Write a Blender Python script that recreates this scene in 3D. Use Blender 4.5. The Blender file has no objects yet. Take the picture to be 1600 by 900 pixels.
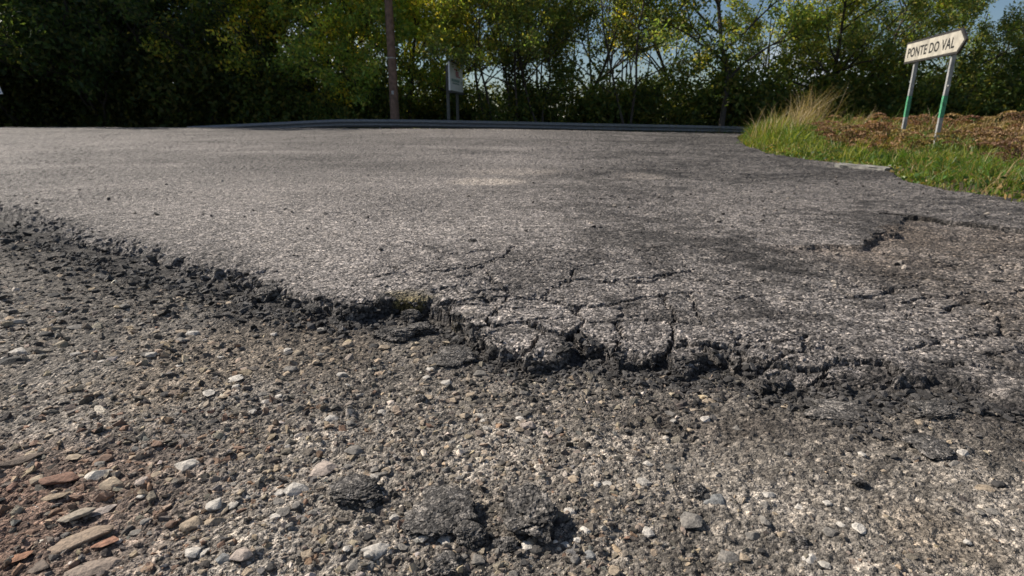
import bpy, bmesh, math, random
import numpy as np
from mathutils import Vector, Matrix

# ------------------------------------------------------------------ camera, sky, sun, exposure
scene = bpy.context.scene
C = scene.collection
H = 0.55                      # eye height
PITCH = math.radians(16.7)
F = 889.0                     # focal length in photo pixels (1600 wide)
cam_d = bpy.data.cameras.new('camera')
cam = bpy.data.objects.new('camera', cam_d); C.objects.link(cam)
cam.location = (0, 0, H); cam.rotation_euler = (math.pi/2 - PITCH, 0, 0)
cam_d.sensor_width = 36.0; cam_d.lens = F/1600*36.0
cam_d.clip_start = 0.02; cam_d.clip_end = 6000
cam_d.dof.use_dof = True; cam_d.dof.focus_distance = 1.05; cam_d.dof.aperture_fstop = 9.0
scene.camera = cam

SUN_EL = math.radians(38); SUN_AZ = (-0.89, 0.40)      # towards the sun, in plan
_l = math.hypot(*SUN_AZ)
to_sun = Vector((SUN_AZ[0]/_l*math.cos(SUN_EL), SUN_AZ[1]/_l*math.cos(SUN_EL), math.sin(SUN_EL)))
world = bpy.data.worlds.new('World'); scene.world = world; world.use_nodes = True
wn = world.node_tree.nodes; wl = world.node_tree.links
bg = wn['Background']; bg.inputs['Strength'].default_value = 0.05
sky = wn.new('ShaderNodeTexSky'); sky.sky_type = 'NISHITA'; sky.sun_disc = False
sky.sun_elevation = SUN_EL; sky.sun_rotation = math.atan2(SUN_AZ[0], SUN_AZ[1])
sky.air_density = 1.0; sky.dust_density = 0.15; sky.ozone_density = 3.0
# thin broken cloud over the whole dome
tc = wn.new('ShaderNodeTexCoord'); mp = wn.new('ShaderNodeMapping'); mp.inputs['Scale'].default_value = (1.6, 1.6, 4.5)
nz = wn.new('ShaderNodeTexNoise'); nz.inputs['Scale'].default_value = 1.7; nz.inputs['Detail'].default_value = 6
rp = wn.new('ShaderNodeValToRGB'); rp.color_ramp.elements[0].position = 0.52; rp.color_ramp.elements[1].position = 0.70
mxw = wn.new('ShaderNodeMix'); mxw.data_type = 'RGBA'; mxw.inputs['B'].default_value = (10.5, 11.0, 12.0, 1)
wl.new(tc.outputs['Generated'], mp.inputs['Vector']); wl.new(mp.outputs['Vector'], nz.inputs['Vector'])
wl.new(nz.outputs['Fac'], rp.inputs['Fac']); wl.new(rp.outputs['Color'], mxw.inputs['Factor'])
wl.new(sky.outputs['Color'], mxw.inputs['A']); wl.new(mxw.outputs['Result'], bg.inputs['Color'])

sun_d = bpy.data.lights.new('sun', 'SUN'); sun_d.energy = 5.0; sun_d.angle = math.radians(0.53); sun_d.color = (1.0, 0.93, 0.83)
sun = bpy.data.objects.new('sun', sun_d); C.objects.link(sun)
sun.rotation_euler = to_sun.to_track_quat('Z', 'Y').to_euler(); sun.location = (-20, 10, 30)

vs = scene.view_settings
vs.view_transform = 'Standard'; vs.look = 'None'; vs.gamma = 1.0; vs.exposure = 0.55; vs.use_curve_mapping = False
scene.cycles.use_adaptive_sampling = True; scene.cycles.adaptive_threshold = 0.02; scene.cycles.max_bounces = 5; scene.cycles.transparent_max_bounces = 4

rng = np.random.default_rng(7)
random.seed(7)

# ------------------------------------------------------------------ noise
def h2(ix, iy, s):
    a = (ix.astype(np.int64)*374761393 + iy.astype(np.int64)*668265263 + s*1442695041) & 0xFFFFFFFF
    a = ((a ^ (a >> 13))*1274126177) & 0xFFFFFFFF
    a = ((a ^ (a >> 16))*2246822519) & 0xFFFFFFFF
    return ((a ^ (a >> 15)) & 0xFFFFFF)/16777216.0
def vnoise(x, y, s=0):
    ix = np.floor(x); iy = np.floor(y); fx = x-ix; fy = y-iy
    ix = ix.astype(np.int64); iy = iy.astype(np.int64)
    u = fx*fx*(3-2*fx); v = fy*fy*(3-2*fy)
    a = h2(ix, iy, s); b = h2(ix+1, iy, s); c = h2(ix, iy+1, s); d = h2(ix+1, iy+1, s)
    return (a*(1-u)+b*u)*(1-v) + (c*(1-u)+d*u)*v
def fbm(x, y, o=4, s=0, g=0.5):
    t = np.zeros_like(x); a = 1.0; n = 0.0
    for k in range(o):
        t += a*vnoise(x*2**k + 17.3*k, y*2**k - 9.1*k, s+k); n += a; a *= g
    return t/n                                              # 0..1
def worley(x, y, s=0):
    ix = np.floor(x).astype(np.int64); iy = np.floor(y).astype(np.int64)
    f1 = np.full(x.shape, 9.0); cid = np.zeros(x.shape)
    for dx in (-1, 0, 1):
        for dy in (-1, 0, 1):
            cx = ix+dx; cy = iy+dy
            d = np.hypot(cx+h2(cx, cy, s)-x, cy+h2(cx, cy, s+91)-y)
            m = d < f1; f1 = np.where(m, d, f1); cid = np.where(m, h2(cx, cy, s+55), cid)
    return f1, cid
def worley_edge(x, y, s=0):
    ix = np.floor(x).astype(np.int64); iy = np.floor(y).astype(np.int64); f1 = np.full(x.shape, 9.0); f2 = np.full(x.shape, 9.0)
    for dx in (-1, 0, 1):
        for dy in (-1, 0, 1):
            cx = ix+dx; cy = iy+dy; d = np.hypot(cx+h2(cx, cy, s)-x, cy+h2(cx, cy, s+91)-y)
            f2 = np.where(d < f1, f1, np.minimum(f2, d)); f1 = np.minimum(f1, d)
    return (f2-f1)*0.5
def sst(a, b, x):
    t = np.clip((x-a)/(b-a), 0, 1); return t*t*(3-2*t)

# ------------------------------------------------------------------ pixel <-> place
cp, sp = math.cos(PITCH), math.sin(PITCH)
def ray(u, v):
    a = (u-800)/F; b = (450-v)/F                            # right, up in camera
    return np.array([a, cp + b*sp, -sp + b*cp])
def at_z(u, v, z=0.0):
    d = ray(u, v); t = (z-H)/d[2]; return np.array([0, 0, H]) + d*t
def at_y(u, v, y):
    d = ray(u, v); t = y/d[1]; return np.array([0, 0, H]) + d*t
def to_px(p):
    p = np.asarray(p, float); r = p - np.array([0, 0, H])
    dep = r[..., 1]*cp - r[..., 2]*sp; up = r[..., 1]*sp + r[..., 2]*cp
    return np.stack([800 + F*r[..., 0]/dep, 450 - F*up/dep], -1)

def crest(x): return np.interp(x, [-20, -9, 0, 8, 13], [0.235, 0.205, 0.15, 0.0, -0.08])
def road_base(x, y):
    x = np.asarray(x, float); y = np.asarray(y, float)
    z = crest(x)*sst(4.0, 19.5, y)
    z = z - 0.012*np.clip(y-20.0, 0, 8)**2 - 0.03*np.clip(y-28, 0, 40)**0.9*(y > 28)
    return z
def on_road(u, v):
    z = 0.0
    for _ in range(14):
        p = at_z(u, v, z); z = 0.6*z + 0.4*float(road_base(p[0], p[1]))
    return at_z(u, v, z)

def seg_dist(px, py, pl):
    best = np.full(px.shape, 1e9)
    for (ax, ay), (bx, by) in zip(pl[:-1], pl[1:]):
        dx, dy = bx-ax, by-ay; L = dx*dx+dy*dy+1e-12
        t = np.clip(((px-ax)*dx+(py-ay)*dy)/L, 0, 1)
        d = (px-ax-t*dx)**2 + (py-ay-t*dy)**2
        best = np.minimum(best, d)
    return np.sqrt(best)
def inside(px, py, poly):
    r = np.zeros(px.shape, bool); n = len(poly)
    for i in range(n):
        ax, ay = poly[i]; bx, by = poly[(i+1) % n]
        c = ((ay > py) != (by > py)) & (px < (bx-ax)*(py-ay)/((by-ay) if by != ay else 1e-12) + ax)
        r ^= c
    return r

# ------------------------------------------------------------------ mesh and material helpers
def mesh_np(name, v, f, mat=None, col=None, smooth=False):
    """v (n,3); f (m,3|4) int array or list of such arrays"""
    me = bpy.data.meshes.new(name)
    fs = f if isinstance(f, list) else [f]
    fs = [np.asarray(a, np.int32) for a in fs if len(a)]
    idx = np.concatenate([a.ravel() for a in fs]) if fs else np.zeros(0, np.int32)
    tot = np.concatenate([np.full(len(a), a.shape[1], np.int32) for a in fs]) if fs else np.zeros(0, np.int32)
    st = np.concatenate([[0], np.cumsum(tot)[:-1]]).astype(np.int32) if len(tot) else tot
    me.vertices.add(len(v)); me.vertices.foreach_set('co', np.asarray(v, np.float32).ravel())
    me.loops.add(len(idx)); me.loops.foreach_set('vertex_index', idx)
    me.polygons.add(len(tot)); me.polygons.foreach_set('loop_start', st); me.polygons.foreach_set('loop_total', tot)
    me.polygons.foreach_set('use_smooth', np.full(len(tot), smooth, bool))
    if col is not None:
        c = np.ones((len(v), 4), np.float32); c[:, :col.shape[1]] = col
        at = me.attributes.new('Col', 'FLOAT_COLOR', 'POINT'); at.data.foreach_set('color', c.ravel())
    me.update(calc_edges=True); me.validate(clean_customdata=False)
    if mat: me.materials.append(mat)
    return me
def link(name, data, parent=None):
    o = bpy.data.objects.new(name, data); C.objects.link(o)
    if parent: o.parent = parent
    return o
def tag(o, label=None, cat=None, group=None, kind=None):
    if label: o['label'] = label
    if cat: o['category'] = cat
    if group: o['group'] = group
    if kind: o['kind'] = kind
    return o
def copy_tree(o, parent=None):
    c = o.copy(); C.objects.link(c); c.parent = parent
    for ch in list(o.children): copy_tree(ch, c)
    return c
def bm_obj(name, bm, mat, parent=None, smooth=False):
    me = bpy.data.meshes.new(name); bm.to_mesh(me); bm.free(); me.materials.append(mat)
    if smooth: me.polygons.foreach_set('use_smooth', np.ones(len(me.polygons), bool))
    return link(name, me, parent)

def mat_new(name):
    m = bpy.data.materials.new(name); m.use_nodes = True
    return m, m.node_tree.nodes, m.node_tree.links, m.node_tree.nodes['Principled BSDF']
def N(n, t, **k):
    o = n.new('ShaderNode'+t)
    for a, b in k.items():
        if hasattr(o, a): setattr(o, a, b)
        else: o.inputs[a].default_value = b
    return o
def mixc(n, l, mode, fac, a, b):
    m = n.new('ShaderNodeMix'); m.data_type = 'RGBA'; m.blend_type = mode
    for sock, val in (('Factor', fac), ('A', a), ('B', b)):
        if hasattr(val, 'is_output') or isinstance(val, bpy.types.NodeSocket): l.new(val, m.inputs[sock])
        else: m.inputs[sock].default_value = val if not isinstance(val, tuple) else (*val, 1)[:4]
    return m.outputs['Result']
def ramp(n, l, src, stops):
    r = n.new('ShaderNodeValToRGB'); e = r.color_ramp.elements
    while len(e) < len(stops): e.new(0.5)
    for k, (p, c) in enumerate(stops):
        e[k].position = p; e[k].color = (*c, 1) if len(c) == 3 else c
    l.new(src, r.inputs['Fac']); return r.outputs['Color']

def aggregate_mat(name, scales, contrast, bump, rough=0.85, spec=0.35, n_bump=1):
    """stony surface: vertex tint times the random greys of its chips, chips also raised by bump"""
    m, n, l, b = mat_new(name)
    tc = N(n, 'NewGeometry').outputs['Position']
    at = N(n, 'Attribute', attribute_name='Col').outputs['Color']
    colr = at; hsum = None
    for k, (s, w) in enumerate(scales):
        v = N(n, 'TexVoronoi'); v.inputs['Scale'].default_value = s; l.new(tc, v.inputs['Vector'])
        sep = N(n, 'SeparateColor'); l.new(v.outputs['Color'], sep.inputs['Color'])
        g = ramp(n, l, sep.outputs[0], [(0.0, (1-contrast*w,)*3), (0.45, (1-0.35*contrast*w,)*3), (0.8, (1+0.55*contrast*w,)*3), (1.0, (1+1.9*contrast*w, 1+1.8*contrast*w, 1+1.65*contrast*w))])
        colr = mixc(n, l, 'MULTIPLY', 1.0, colr, g)
        # dark gaps between chips
        gp = ramp(n, l, v.outputs['Distance'], [(0.0, (1.08,)*3), (0.55, (1.0,)*3), (0.95, (1-0.3*w,)*3)])
        colr = mixc(n, l, 'MULTIPLY', 1.0, colr, gp)
        if k >= n_bump: continue
        mt = N(n, 'Math', operation='MULTIPLY'); l.new(v.outputs['Distance'], mt.inputs[0]); mt.inputs[1].default_value = -0.5*w/s
        if hsum is None: hsum = mt.outputs[0]
        else:
            ad = N(n, 'Math', operation='ADD'); l.new(hsum, ad.inputs[0]); l.new(mt.outputs[0], ad.inputs[1]); hsum = ad.outputs[0]
    nz = N(n, 'TexNoise'); nz.inputs['Scale'].default_value = 420; nz.inputs['Detail'].default_value = 2; l.new(tc, nz.inputs['Vector'])
    colr = mixc(n, l, 'MULTIPLY', 1.0, colr, ramp(n, l, nz.outputs['Fac'], [(0.34, (0.5,)*3), (0.66, (1.5,)*3)]))
    nb = N(n, 'TexNoise'); nb.inputs['Scale'].default_value = 210; nb.inputs['Detail'].default_value = 2; nb.inputs['Roughness'].default_value = 0.7; l.new(tc, nb.inputs['Vector'])
    m2 = N(n, 'Math', operation='MULTIPLY_ADD'); l.new(nb.outputs['Fac'], m2.inputs[0]); m2.inputs[1].default_value = 0.007; l.new(hsum, m2.inputs[2]); hsum = m2.outputs[0]
    mo = N(n, 'TexNoise'); mo.inputs['Scale'].default_value = 16; mo.inputs['Detail'].default_value = 3; mo.inputs['Roughness'].default_value = 0.75; l.new(tc, mo.inputs['Vector'])
    colr = mixc(n, l, 'MULTIPLY', 1.0, colr, ramp(n, l, mo.outputs['Fac'], [(0.34, (0.62,)*3), (0.5, (1.0,)*3), (0.68, (1.3,)*3)]))
    bp = N(n, 'Bump'); bp.inputs['Strength'].default_value = bump; bp.inputs['Distance'].default_value = 1.0
    l.new(hsum, bp.inputs['Height']); l.new(bp.outputs['Normal'], b.inputs['Normal'])
    l.new(colr, b.inputs['Base Color']); b.inputs['Roughness'].default_value = rough; b.inputs['Specular IOR Level'].default_value = spec
    return m

M_ROAD = aggregate_mat('asphalt', [(140, 0.95), (50, 0.30)], 0.85, 0.85, 0.85, 0.3)
M_BED = aggregate_mat('gravel_bed', [(190, 0.8), (85, 0.6)], 0.55, 0.8, 0.9, 0.25)

def stone_mat(name, use_attr=True, base=(0.3, 0.28, 0.26)):
    m, n, l, b = mat_new(name)
    tc = N(n, 'NewGeometry').outputs['Position']
    if use_attr: c = N(n, 'Attribute', attribute_name='Col').outputs['Color']
    else:
        oi = N(n, 'ObjectInfo'); c = oi.outputs['Color']
    nz = N(n, 'TexNoise'); nz.inputs['Scale'].default_value = 160; nz.inputs['Detail'].default_value = 5; nz.inputs['Roughness'].default_value = 0.7
    l.new(tc, nz.inputs['Vector'])
    c = mixc(n, l, 'MULTIPLY', 1.0, c, ramp(n, l, nz.outputs['Fac'], [(0.3, (0.45,)*3), (0.5, (1.0,)*3), (0.7, (1.5, 1.46, 1.4))]))
    bp = N(n, 'Bump'); bp.inputs['Strength'].default_value = 0.8; bp.inputs['Distance'].default_value = 0.004
    l.new(nz.outputs['Fac'], bp.inputs['Height']); l.new(bp.outputs['Normal'], b.inputs['Normal'])
    l.new(c, b.inputs['Base Color']); b.inputs['Roughness'].default_value = 0.85; b.inputs['Specular IOR Level'].default_value = 0.3
    return m
M_LUMP = aggregate_mat('broken_asphalt', [(240, 0.8), (95, 0.55)], 0.8, 0.75, 0.85, 0.3)
M_GRAVEL = stone_mat('gravel_stone'); M_STONE = stone_mat('stone', False)

def plain(name, col, rough=0.6, metal=0.0, var=0.25, scale=8.0, bump=0.0):
    m, n, l, b = mat_new(name)
    tc = N(n, 'TexCoord').outputs['Object']
    nz = N(n, 'TexNoise'); nz.inputs['Scale'].default_value = scale; nz.inputs['Detail'].default_value = 6; l.new(tc, nz.inputs['Vector'])
    c = mixc(n, l, 'MULTIPLY', 1.0, col, ramp(n, l, nz.outputs['Fac'], [(0.3, (1-var,)*3), (0.7, (1+var,)*3)]))
    l.new(c, b.inputs['Base Color']); b.inputs['Roughness'].default_value = rough; b.inputs['Metallic'].default_value = metal
    if bump:
        bp = N(n, 'Bump'); bp.inputs['Strength'].default_value = bump; bp.inputs['Distance'].default_value = 0.02
        l.new(nz.outputs['Fac'], bp.inputs['Height']); l.new(bp.outputs['Normal'], b.inputs['Normal'])
    return m

# ------------------------------------------------------------------ the broken edge, slabs and cracks (ground plan, metres)
LIP_PX = [(-420,262),(-200,300),(0,345),(60,368),(120,380),(160,397),(210,407),(250,420),(300,427),(340,434),(382,450),(402,462),(440,470),(480,473),(526,481),(560,483),
          (590,471),(615,466),(665,467),(697,485),(729,510),(745,520),(764,535),(789,541),(830,557),(860,556),(884,547),(899,535),(889,521),(907,524),(911,536),(939,533),(953,543),(962,557),
          (1006,554),(1042,546),(1052,570),(1090,571),(1110,546),(1138,548),(1160,574),(1190,588),(1235,592),(1275,589),(1285,612),(1318,620),(1338,612),(1342,596),(1385,604),(1430,598),
          (1500,604),(1560,622),(1640,650),(1800,720)]
LIP = [tuple(at_z(u, v, 0)[:2]) for u, v in LIP_PX]
VERGE_PX = [(1215,207),(1160,210),(1152,216),(1166,227),(1200,239),(1260,249),(1300,253),(1345,259),(1392,268),(1420,284),(1480,298),(1540,305),(1600,312),(1700,326),(1900,356),(2300,420)]
VERGE = [tuple(on_road(u, v)[:2]) for u, v in VERGE_PX]
LEDGE_PX = [(1150,372),(1215,377),(1290,380),(1330,377),(1350,367),(1392,361),(1396,342),(1386,333)]
LEDGE = [tuple(at_z(u, v, 0)[:2]) for u, v in LEDGE_PX]
SEAM_PX = [(1386,333),(1430,337),(1500,347),(1600,359),(1720,374),(1900,398)]
SEAM = [tuple(at_z(u, v, 0)[:2]) for u, v in SEAM_PX]
def z7(a): return [(480+x/2.8125, 400+y/2.8125) for x, y in a]
def z8(a): return [(1040+x/2.25, 300+y/2.25) for x, y in a]
SLAB_PX = [
    z7([(722,300),(800,290),(960,277),(1050,320),(1000,362),(905,420),(780,420),(700,350)]),
    z7([(1050,320),(1140,332),(1192,352),(1215,420),(1130,480),(960,480),(905,420),(1000,362)]),
    z7([(600,195),(740,182),(862,170),(832,228),(800,290),(722,300),(660,260)]),
    z7([(862,170),(1010,184),(1080,195),(1160,210),(1178,260),(1200,288),(1060,286),(960,277),(800,290),(832,228)]),
    z7([(1160,210),(1240,216),(1332,210),(1450,190),(1590,166),(1600,285),(1500,281),(1345,292),(1200,288),(1178,260)]),
    z7([(1200,288),(1345,292),(1385,335),(1340,420),(1215,410),(1192,352),(1140,332)]),
    z7([(1345,292),(1500,281),(1590,285),(1600,470),(1340,490),(1340,420),(1385,335)]),
    z8([(5,540),(70,518),(140,525),(160,600),(120,640),(10,640)]),
    z8([(140,525),(230,530),(290,555),(300,590),(262,610),(160,600)]),
    z8([(262,610),(300,575),(440,600),(588,612),(570,650),(420,690),(310,670)]),
    z8([(588,600),(620,580),(790,590),(815,625),(800,700),(690,690),(640,648),(570,650)]),
    z8([(500,655),(570,650),(640,648),(690,690),(660,740),(540,730)]),
]
SLABS = [[tuple(at_z(u, v, 0)[:2]) for u, v in p] for p in SLAB_PX]
HAIR_PX = [z7([(-60,110),(60,95),(240,105),(400,75),(600,65),(720,55),(790,30),(850,5),(900,-40)]), z7([(230,50),(340,48),(420,60)]),
           z7([(862,170),(866,140),(800,90),(770,40)]), z7([(1010,184),(1080,150),(1140,130),(1168,103),(1160,60)]),
           z7([(1168,103),(1230,105),(1340,115),(1450,100),(1570,85),(1700,60)]),
           z7([(1590,166),(1700,160),(1850,190),(2000,170)]), z7([(1590,285),(1750,300),(1900,330)]), z7([(1700,160),(1720,230),(1750,300)]),
           z8([(300,520),(420,512),(560,525)]), z8([(310,560),(430,578),(590,600)]),
           [(560,372),(640,380),(700,398),(760,392)], [(1000,440),(1050,430),(1120,445),(1200,438)]]
HAIR = [[tuple(at_z(u, v, 0)[:2]) for u, v in p] for p in HAIR_PX]
FAR = 60.0
ROAD_POLY = LIP + [(12.0, 0.6), (14.0, 2.0)] + VERGE[::-1] + [(9.5, 22.0), (12.0, 28.0), (20, 33), (20, 34), (-20, 34), (-60, 34), (-60, 5.5)]
VERGE_POLY = VERGE + [(60, 2.0), (60, 40), (15, 24), (11.5, 19.5)]

# ------------------------------------------------------------------ one sampling net for road and bed, finer towards the broken edge
NT = 640; th = np.linspace(math.radians(-57), math.radians(57), NT)
r1 = np.exp(np.linspace(math.log(0.40), math.log(4.2), 740)); r2 = np.exp(np.linspace(math.log(4.2), math.log(36), 270))[1:]
rr = np.concatenate([r1, r2]); NR = len(rr)
T, R = np.meshgrid(th, rr); X = (R*np.sin(T)).ravel(); Y = (R*np.cos(T)).ravel(); RR = R.ravel()
near = RR < 4.2
wob = np.interp(X, [-1.2, -0.5], [0.16, 0.0])*sst(1.2, 2.0, Y)
wx = X + wob*(fbm(X*5, Y*5, 3, 3)-0.5) + 0.030*(fbm(X*24, Y*24, 3, 5, 0.65)-0.5) + 0.010*(vnoise(X*95, Y*95, 8)-0.5)
wy = Y + wob*(fbm(X*5+9, Y*5, 3, 4)-0.5) + 0.030*(fbm(X*24+50, Y*24, 3, 6, 0.65)-0.5) + 0.010*(vnoise(X*95+7, Y*95, 9)-0.5)
dl = seg_dist(wx, wy, LIP); in_road = inside(wx, wy, ROAD_POLY)
D = np.where(in_road, dl, -dl)                                # + on the asphalt
dv = seg_dist(X, Y, VERGE); in_verge = inside(X, Y, VERGE_POLY)
crumb = np.interp(X, [-3.0, -1.4, -0.75, -0.5, 0.55, 0.8, 1.3], [0.30, 0.24, 0.13, 0.016, 0.016, 0.04, 0.09])    # how far the edge has crumbled
bed_off = np.interp(X, [-3.0, -1.5, -0.6, 0.2, 0.6, 0.85, 1.2], [-0.030, -0.032, -0.040, -0.040, -0.034, -0.022, -0.012])
HOLE = at_z(655, 505, -0.05)
def bed_z(x, y, d, off):
    z = off - 0.022*np.exp(-(((x-HOLE[0])/0.16)**2+((y-HOLE[1])/0.10)**2)) + 0.022*(fbm(x*3, y*3, 3, 21)-0.5) + 0.012*(fbm(x*14, y*14, 3, 25)-0.5)
    z = z + 0.02*sst(-0.1, -0.55, d) - 0.014*np.exp(-((d+0.015)/0.03)**2)*sst(-0.7, -0.3, x)*sst(0.9, 0.5, x)
    return z
w1, c1 = worley(X*105, Y*105, 31); w2, c2 = worley(X*45, Y*45, 33)
zb = bed_z(X, Y, D, bed_off) + (0.0045*(0.6-w1) + 0.007*(0.55-w2)*(c2 > 0.45))*near + 0.006*(fbm(X*60, Y*60, 2, 41)-0.5)
bank = 0.03 + 0.08*sst(0.0, 2.5, dv) + 0.14*sst(9.5, 12.5, Y)*sst(0.1, 0.9, dv) + 0.05*(fbm(X*1.5, Y*1.5, 3, 44)-0.5)
zb = np.where(in_verge, road_base(X, Y) + bank*sst(-0.02, 0.35, dv) - 0.03, zb)
far_out = (~in_verge) & (Y > 4.0) & in_road
zb = np.where(far_out, road_base(X, Y)-0.12, zb)
beyond = (~in_verge) & (~in_road) & (Y > 15)
zb = np.where(beyond, road_base(X, Y)-0.1, zb)

# asphalt top
zr = road_base(X, Y) + 0.03*(fbm(X*0.9, Y*0.9, 3, 51)-0.5)*sst(0.2, 2.5, Y)
zr += 0.010*(fbm(X*6, Y*6, 3, 52)-0.5)
chip, chip_c = worley(X*125, Y*125, 61)
fade = np.interp(RR, [1.5, 4, 12, 25], [1, 1.4, 4.0, 5.0])
rough_right = sst(0.15, 0.8, fbm(X*1.4+3, Y*1.4, 3, 64) + 0.35*sst(-0.2, 1.2, X) - 0.15)
zr += (0.0017+0.0020*rough_right)*(0.55-chip)*fade + 0.0022*(chip_c < 0.10)*(-1.0)*fade + 0.0030*(vnoise(X*55, Y*55, 63)-0.5)*(0.35+rough_right)*fade
zr += 0.006*(fbm(X*28, Y*28, 2, 66)-0.5)*rough_right
# sunken basin in front of the ledge and the seam
lwx = wx + 0.16*(fbm(X*7, Y*7, 3, 57)-0.5); lwy = wy + 0.16*(fbm(X*7+3, Y*7, 3, 58)-0.5)
dL = seg_dist(lwx, lwy, LEDGE+SEAM[1:])
ledge_y = np.interp(lwx, [LEDGE[0][0]-1.5]+[p[0] for p in (LEDGE[:5]+SEAM[1:])], [LEDGE[0][1]]+[p[1] for p in (LEDGE[:5]+SEAM[1:])])
below = (lwy < ledge_y) & (lwx > LEDGE[0][0]-0.05)
along = np.interp(X, [LEDGE[0][0], LEDGE[2][0], LEDGE[4][0], LEDGE[4][0]+0.5, SEAM[-1][0]], [0.0, 0.7, 1.0, 0.8, 0.6])
zr -= np.where(below, 0.040*along*(0.25+1.0*fbm(X*6, Y*6, 3, 68))*sst(0.0, 0.05, dL+0.05*(fbm(X*25, Y*25, 2, 69)-0.5))*np.exp(-dL/0.55), 0)
seam_d = seg_dist(wx, wy, SEAM)
zr -= 0.075*(1-sst(0.020, 0.030, seam_d))*(0.6+0.6*fbm(X*5, Y*5, 2, 67))
# shallow potholes
def px_blob(u, v, su, sv):
    p = on_road(u, v); q = on_road(u, v+sv); sx = abs(on_road(u+su, v)[0]-p[0])
    return np.exp(-(((X-p[0])/sx)**2 + ((Y-p[1])/max(abs(q[1]-p[1]), 0.02))**2))
pans = {k: px_blob(*k) for k in [(760,283,60,7),(800,267,80,6),(1000,275,40,6)]}
for k, bl in pans.items(): zr -= 0.012*bl
# edge crumble and slabs
zone = near & (X > -0.5) & (X < 1.6) & (Y < 2.6)
cxw = wx + 0.06*(fbm(X*7, Y*7, 3, 91)-0.5) + 0.018*(fbm(X*40, Y*40, 2, 93)-0.5); cyw = wy + 0.06*(fbm(X*7+4, Y*7, 3, 92)-0.5) + 0.018*(fbm(X*40+4, Y*40, 2, 94)-0.5)
zi = np.where(zone)[0]; zx, zy = cxw[zi], cyw[zi]
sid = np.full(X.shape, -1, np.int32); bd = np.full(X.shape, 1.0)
srnd = np.random.default_rng(3)
for k, poly in enumerate(SLABS):
    m = inside(zx, zy, poly) & (sid[zi] < 0); g = zi[m]
    sid[g] = k
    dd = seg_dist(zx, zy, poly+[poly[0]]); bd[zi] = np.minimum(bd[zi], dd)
    c = np.mean(poly, 0); tx, ty = srnd.uniform(-0.03, 0.03), srnd.uniform(0.02, 0.075)
    drop = srnd.uniform(0.0, 0.004) + (0.007 if k in (0, 1, 5, 6) else 0) + (0.010 if k >= 7 else 0)
    if k in (2, 3, 4): tx *= 0.3; ty *= 0.25
    zr[g] += -drop + tx*(X[g]-c[0]) + ty*(Y[g]-c[1])
front = np.exp(-np.clip(D, 0, 9)/0.10)
cw = (0.0016+0.0024*front)*(0.1+1.8*fbm(X*9, Y*9, 2, 71))
zr -= (0.018+0.022*front)*(1-sst(cw*0.3, cw*1.2+0.0035, bd))*(D > 0)
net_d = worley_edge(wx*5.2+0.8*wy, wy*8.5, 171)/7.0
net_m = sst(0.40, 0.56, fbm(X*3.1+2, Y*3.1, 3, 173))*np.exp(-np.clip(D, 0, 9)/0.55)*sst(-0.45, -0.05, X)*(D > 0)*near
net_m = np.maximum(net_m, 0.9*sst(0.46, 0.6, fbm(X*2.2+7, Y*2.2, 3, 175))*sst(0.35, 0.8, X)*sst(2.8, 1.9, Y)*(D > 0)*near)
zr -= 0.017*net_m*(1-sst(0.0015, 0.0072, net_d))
for pl in HAIR:
    sel = zi if True else None
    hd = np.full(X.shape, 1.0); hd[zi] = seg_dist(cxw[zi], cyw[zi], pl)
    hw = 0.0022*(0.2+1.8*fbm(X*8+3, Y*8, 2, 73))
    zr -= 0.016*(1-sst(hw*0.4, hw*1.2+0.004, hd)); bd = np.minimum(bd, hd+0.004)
edge = sst(0.0, 1.0, D/crumb + 0.9*(fbm(X*30, Y*30, 3, 81)-0.5)*np.clip(crumb/0.05, 0, 1))
zr -= 0.016*np.exp(-np.clip(D, 0, 9)/0.06)*(1.4*fbm(X*17, Y*17, 2, 86)-0.2)
blk = worley(wx*34, wy*34, 177)[1]; zr -= np.exp(-np.clip(D, 0, 9)/0.045)*0.016*(blk > 0.6)*blk
zr += np.exp(-np.clip(D, 0, 9)/0.07)*0.010*(fbm(X*38, Y*38, 3, 87)-0.5)
left_w = sst(-0.35, -0.75, X)
zr += left_w*np.exp(-np.clip(D, 0, 9)/0.12)*(0.030*(fbm(X*12, Y*12, 4, 88, 0.5)-0.6))
zr = np.where(D < crumb*1.6, (zb-0.015)*(1-edge) + zr*edge + (0.012+0.006*left_w)*(fbm(X*30, Y*30, 3, 83)-0.5)*(1-edge)*sst(0, 0.02, D+0.01), zr)

# tints
n1 = fbm(X*0.8, Y*0.8, 4, 101); n2 = fbm(X*3.3, Y*3.3, 4, 103); n3 = fbm(X*11, Y*11, 3, 105)
g = 0.20*(0.72 + 0.36*n1 + 0.24*n2)
worn = sst(1.6, -1.2, X - 0.25*(Y-1.5))                                        # polished wheel path on the left half
g = g*(0.88 + 0.36*worn)*(1 - 0.20*rough_right)
tint = np.stack([g*1.06, g*0.955, g*0.89], -1)
def lay(base, colour, w):
    w = np.clip(w, 0, 1)[:, None]; return base*(1-w) + np.asarray(colour)*w
dark = px_blob(600,262,150,14) + 0.7*px_blob(830,300,160,18) + 0.6*px_blob(420,250,160,8) + 0.75*px_blob(1180,400,90,36) + 0.5*px_blob(1010,262,120,10) + 0.5*px_blob(940,370,160,30) + 0.4*px_blob(1230,200+60,120,14)
mid = fbm(X*1.9+4, Y*1.9, 4, 107, 0.6); rt_ = sst(-0.9, 0.9, X - 0.12*(Y-2))
tint *= (1 - (0.12+0.36*rt_)*sst(0.40, 0.70, mid + 0.5*(n3-0.5) + 0.35*(fbm(X*34, Y*34, 3, 108)-0.5)))[:, None]
tint *= (1 - 0.35*rt_*sst(0.5, 0.7, n3))[:, None]
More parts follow.
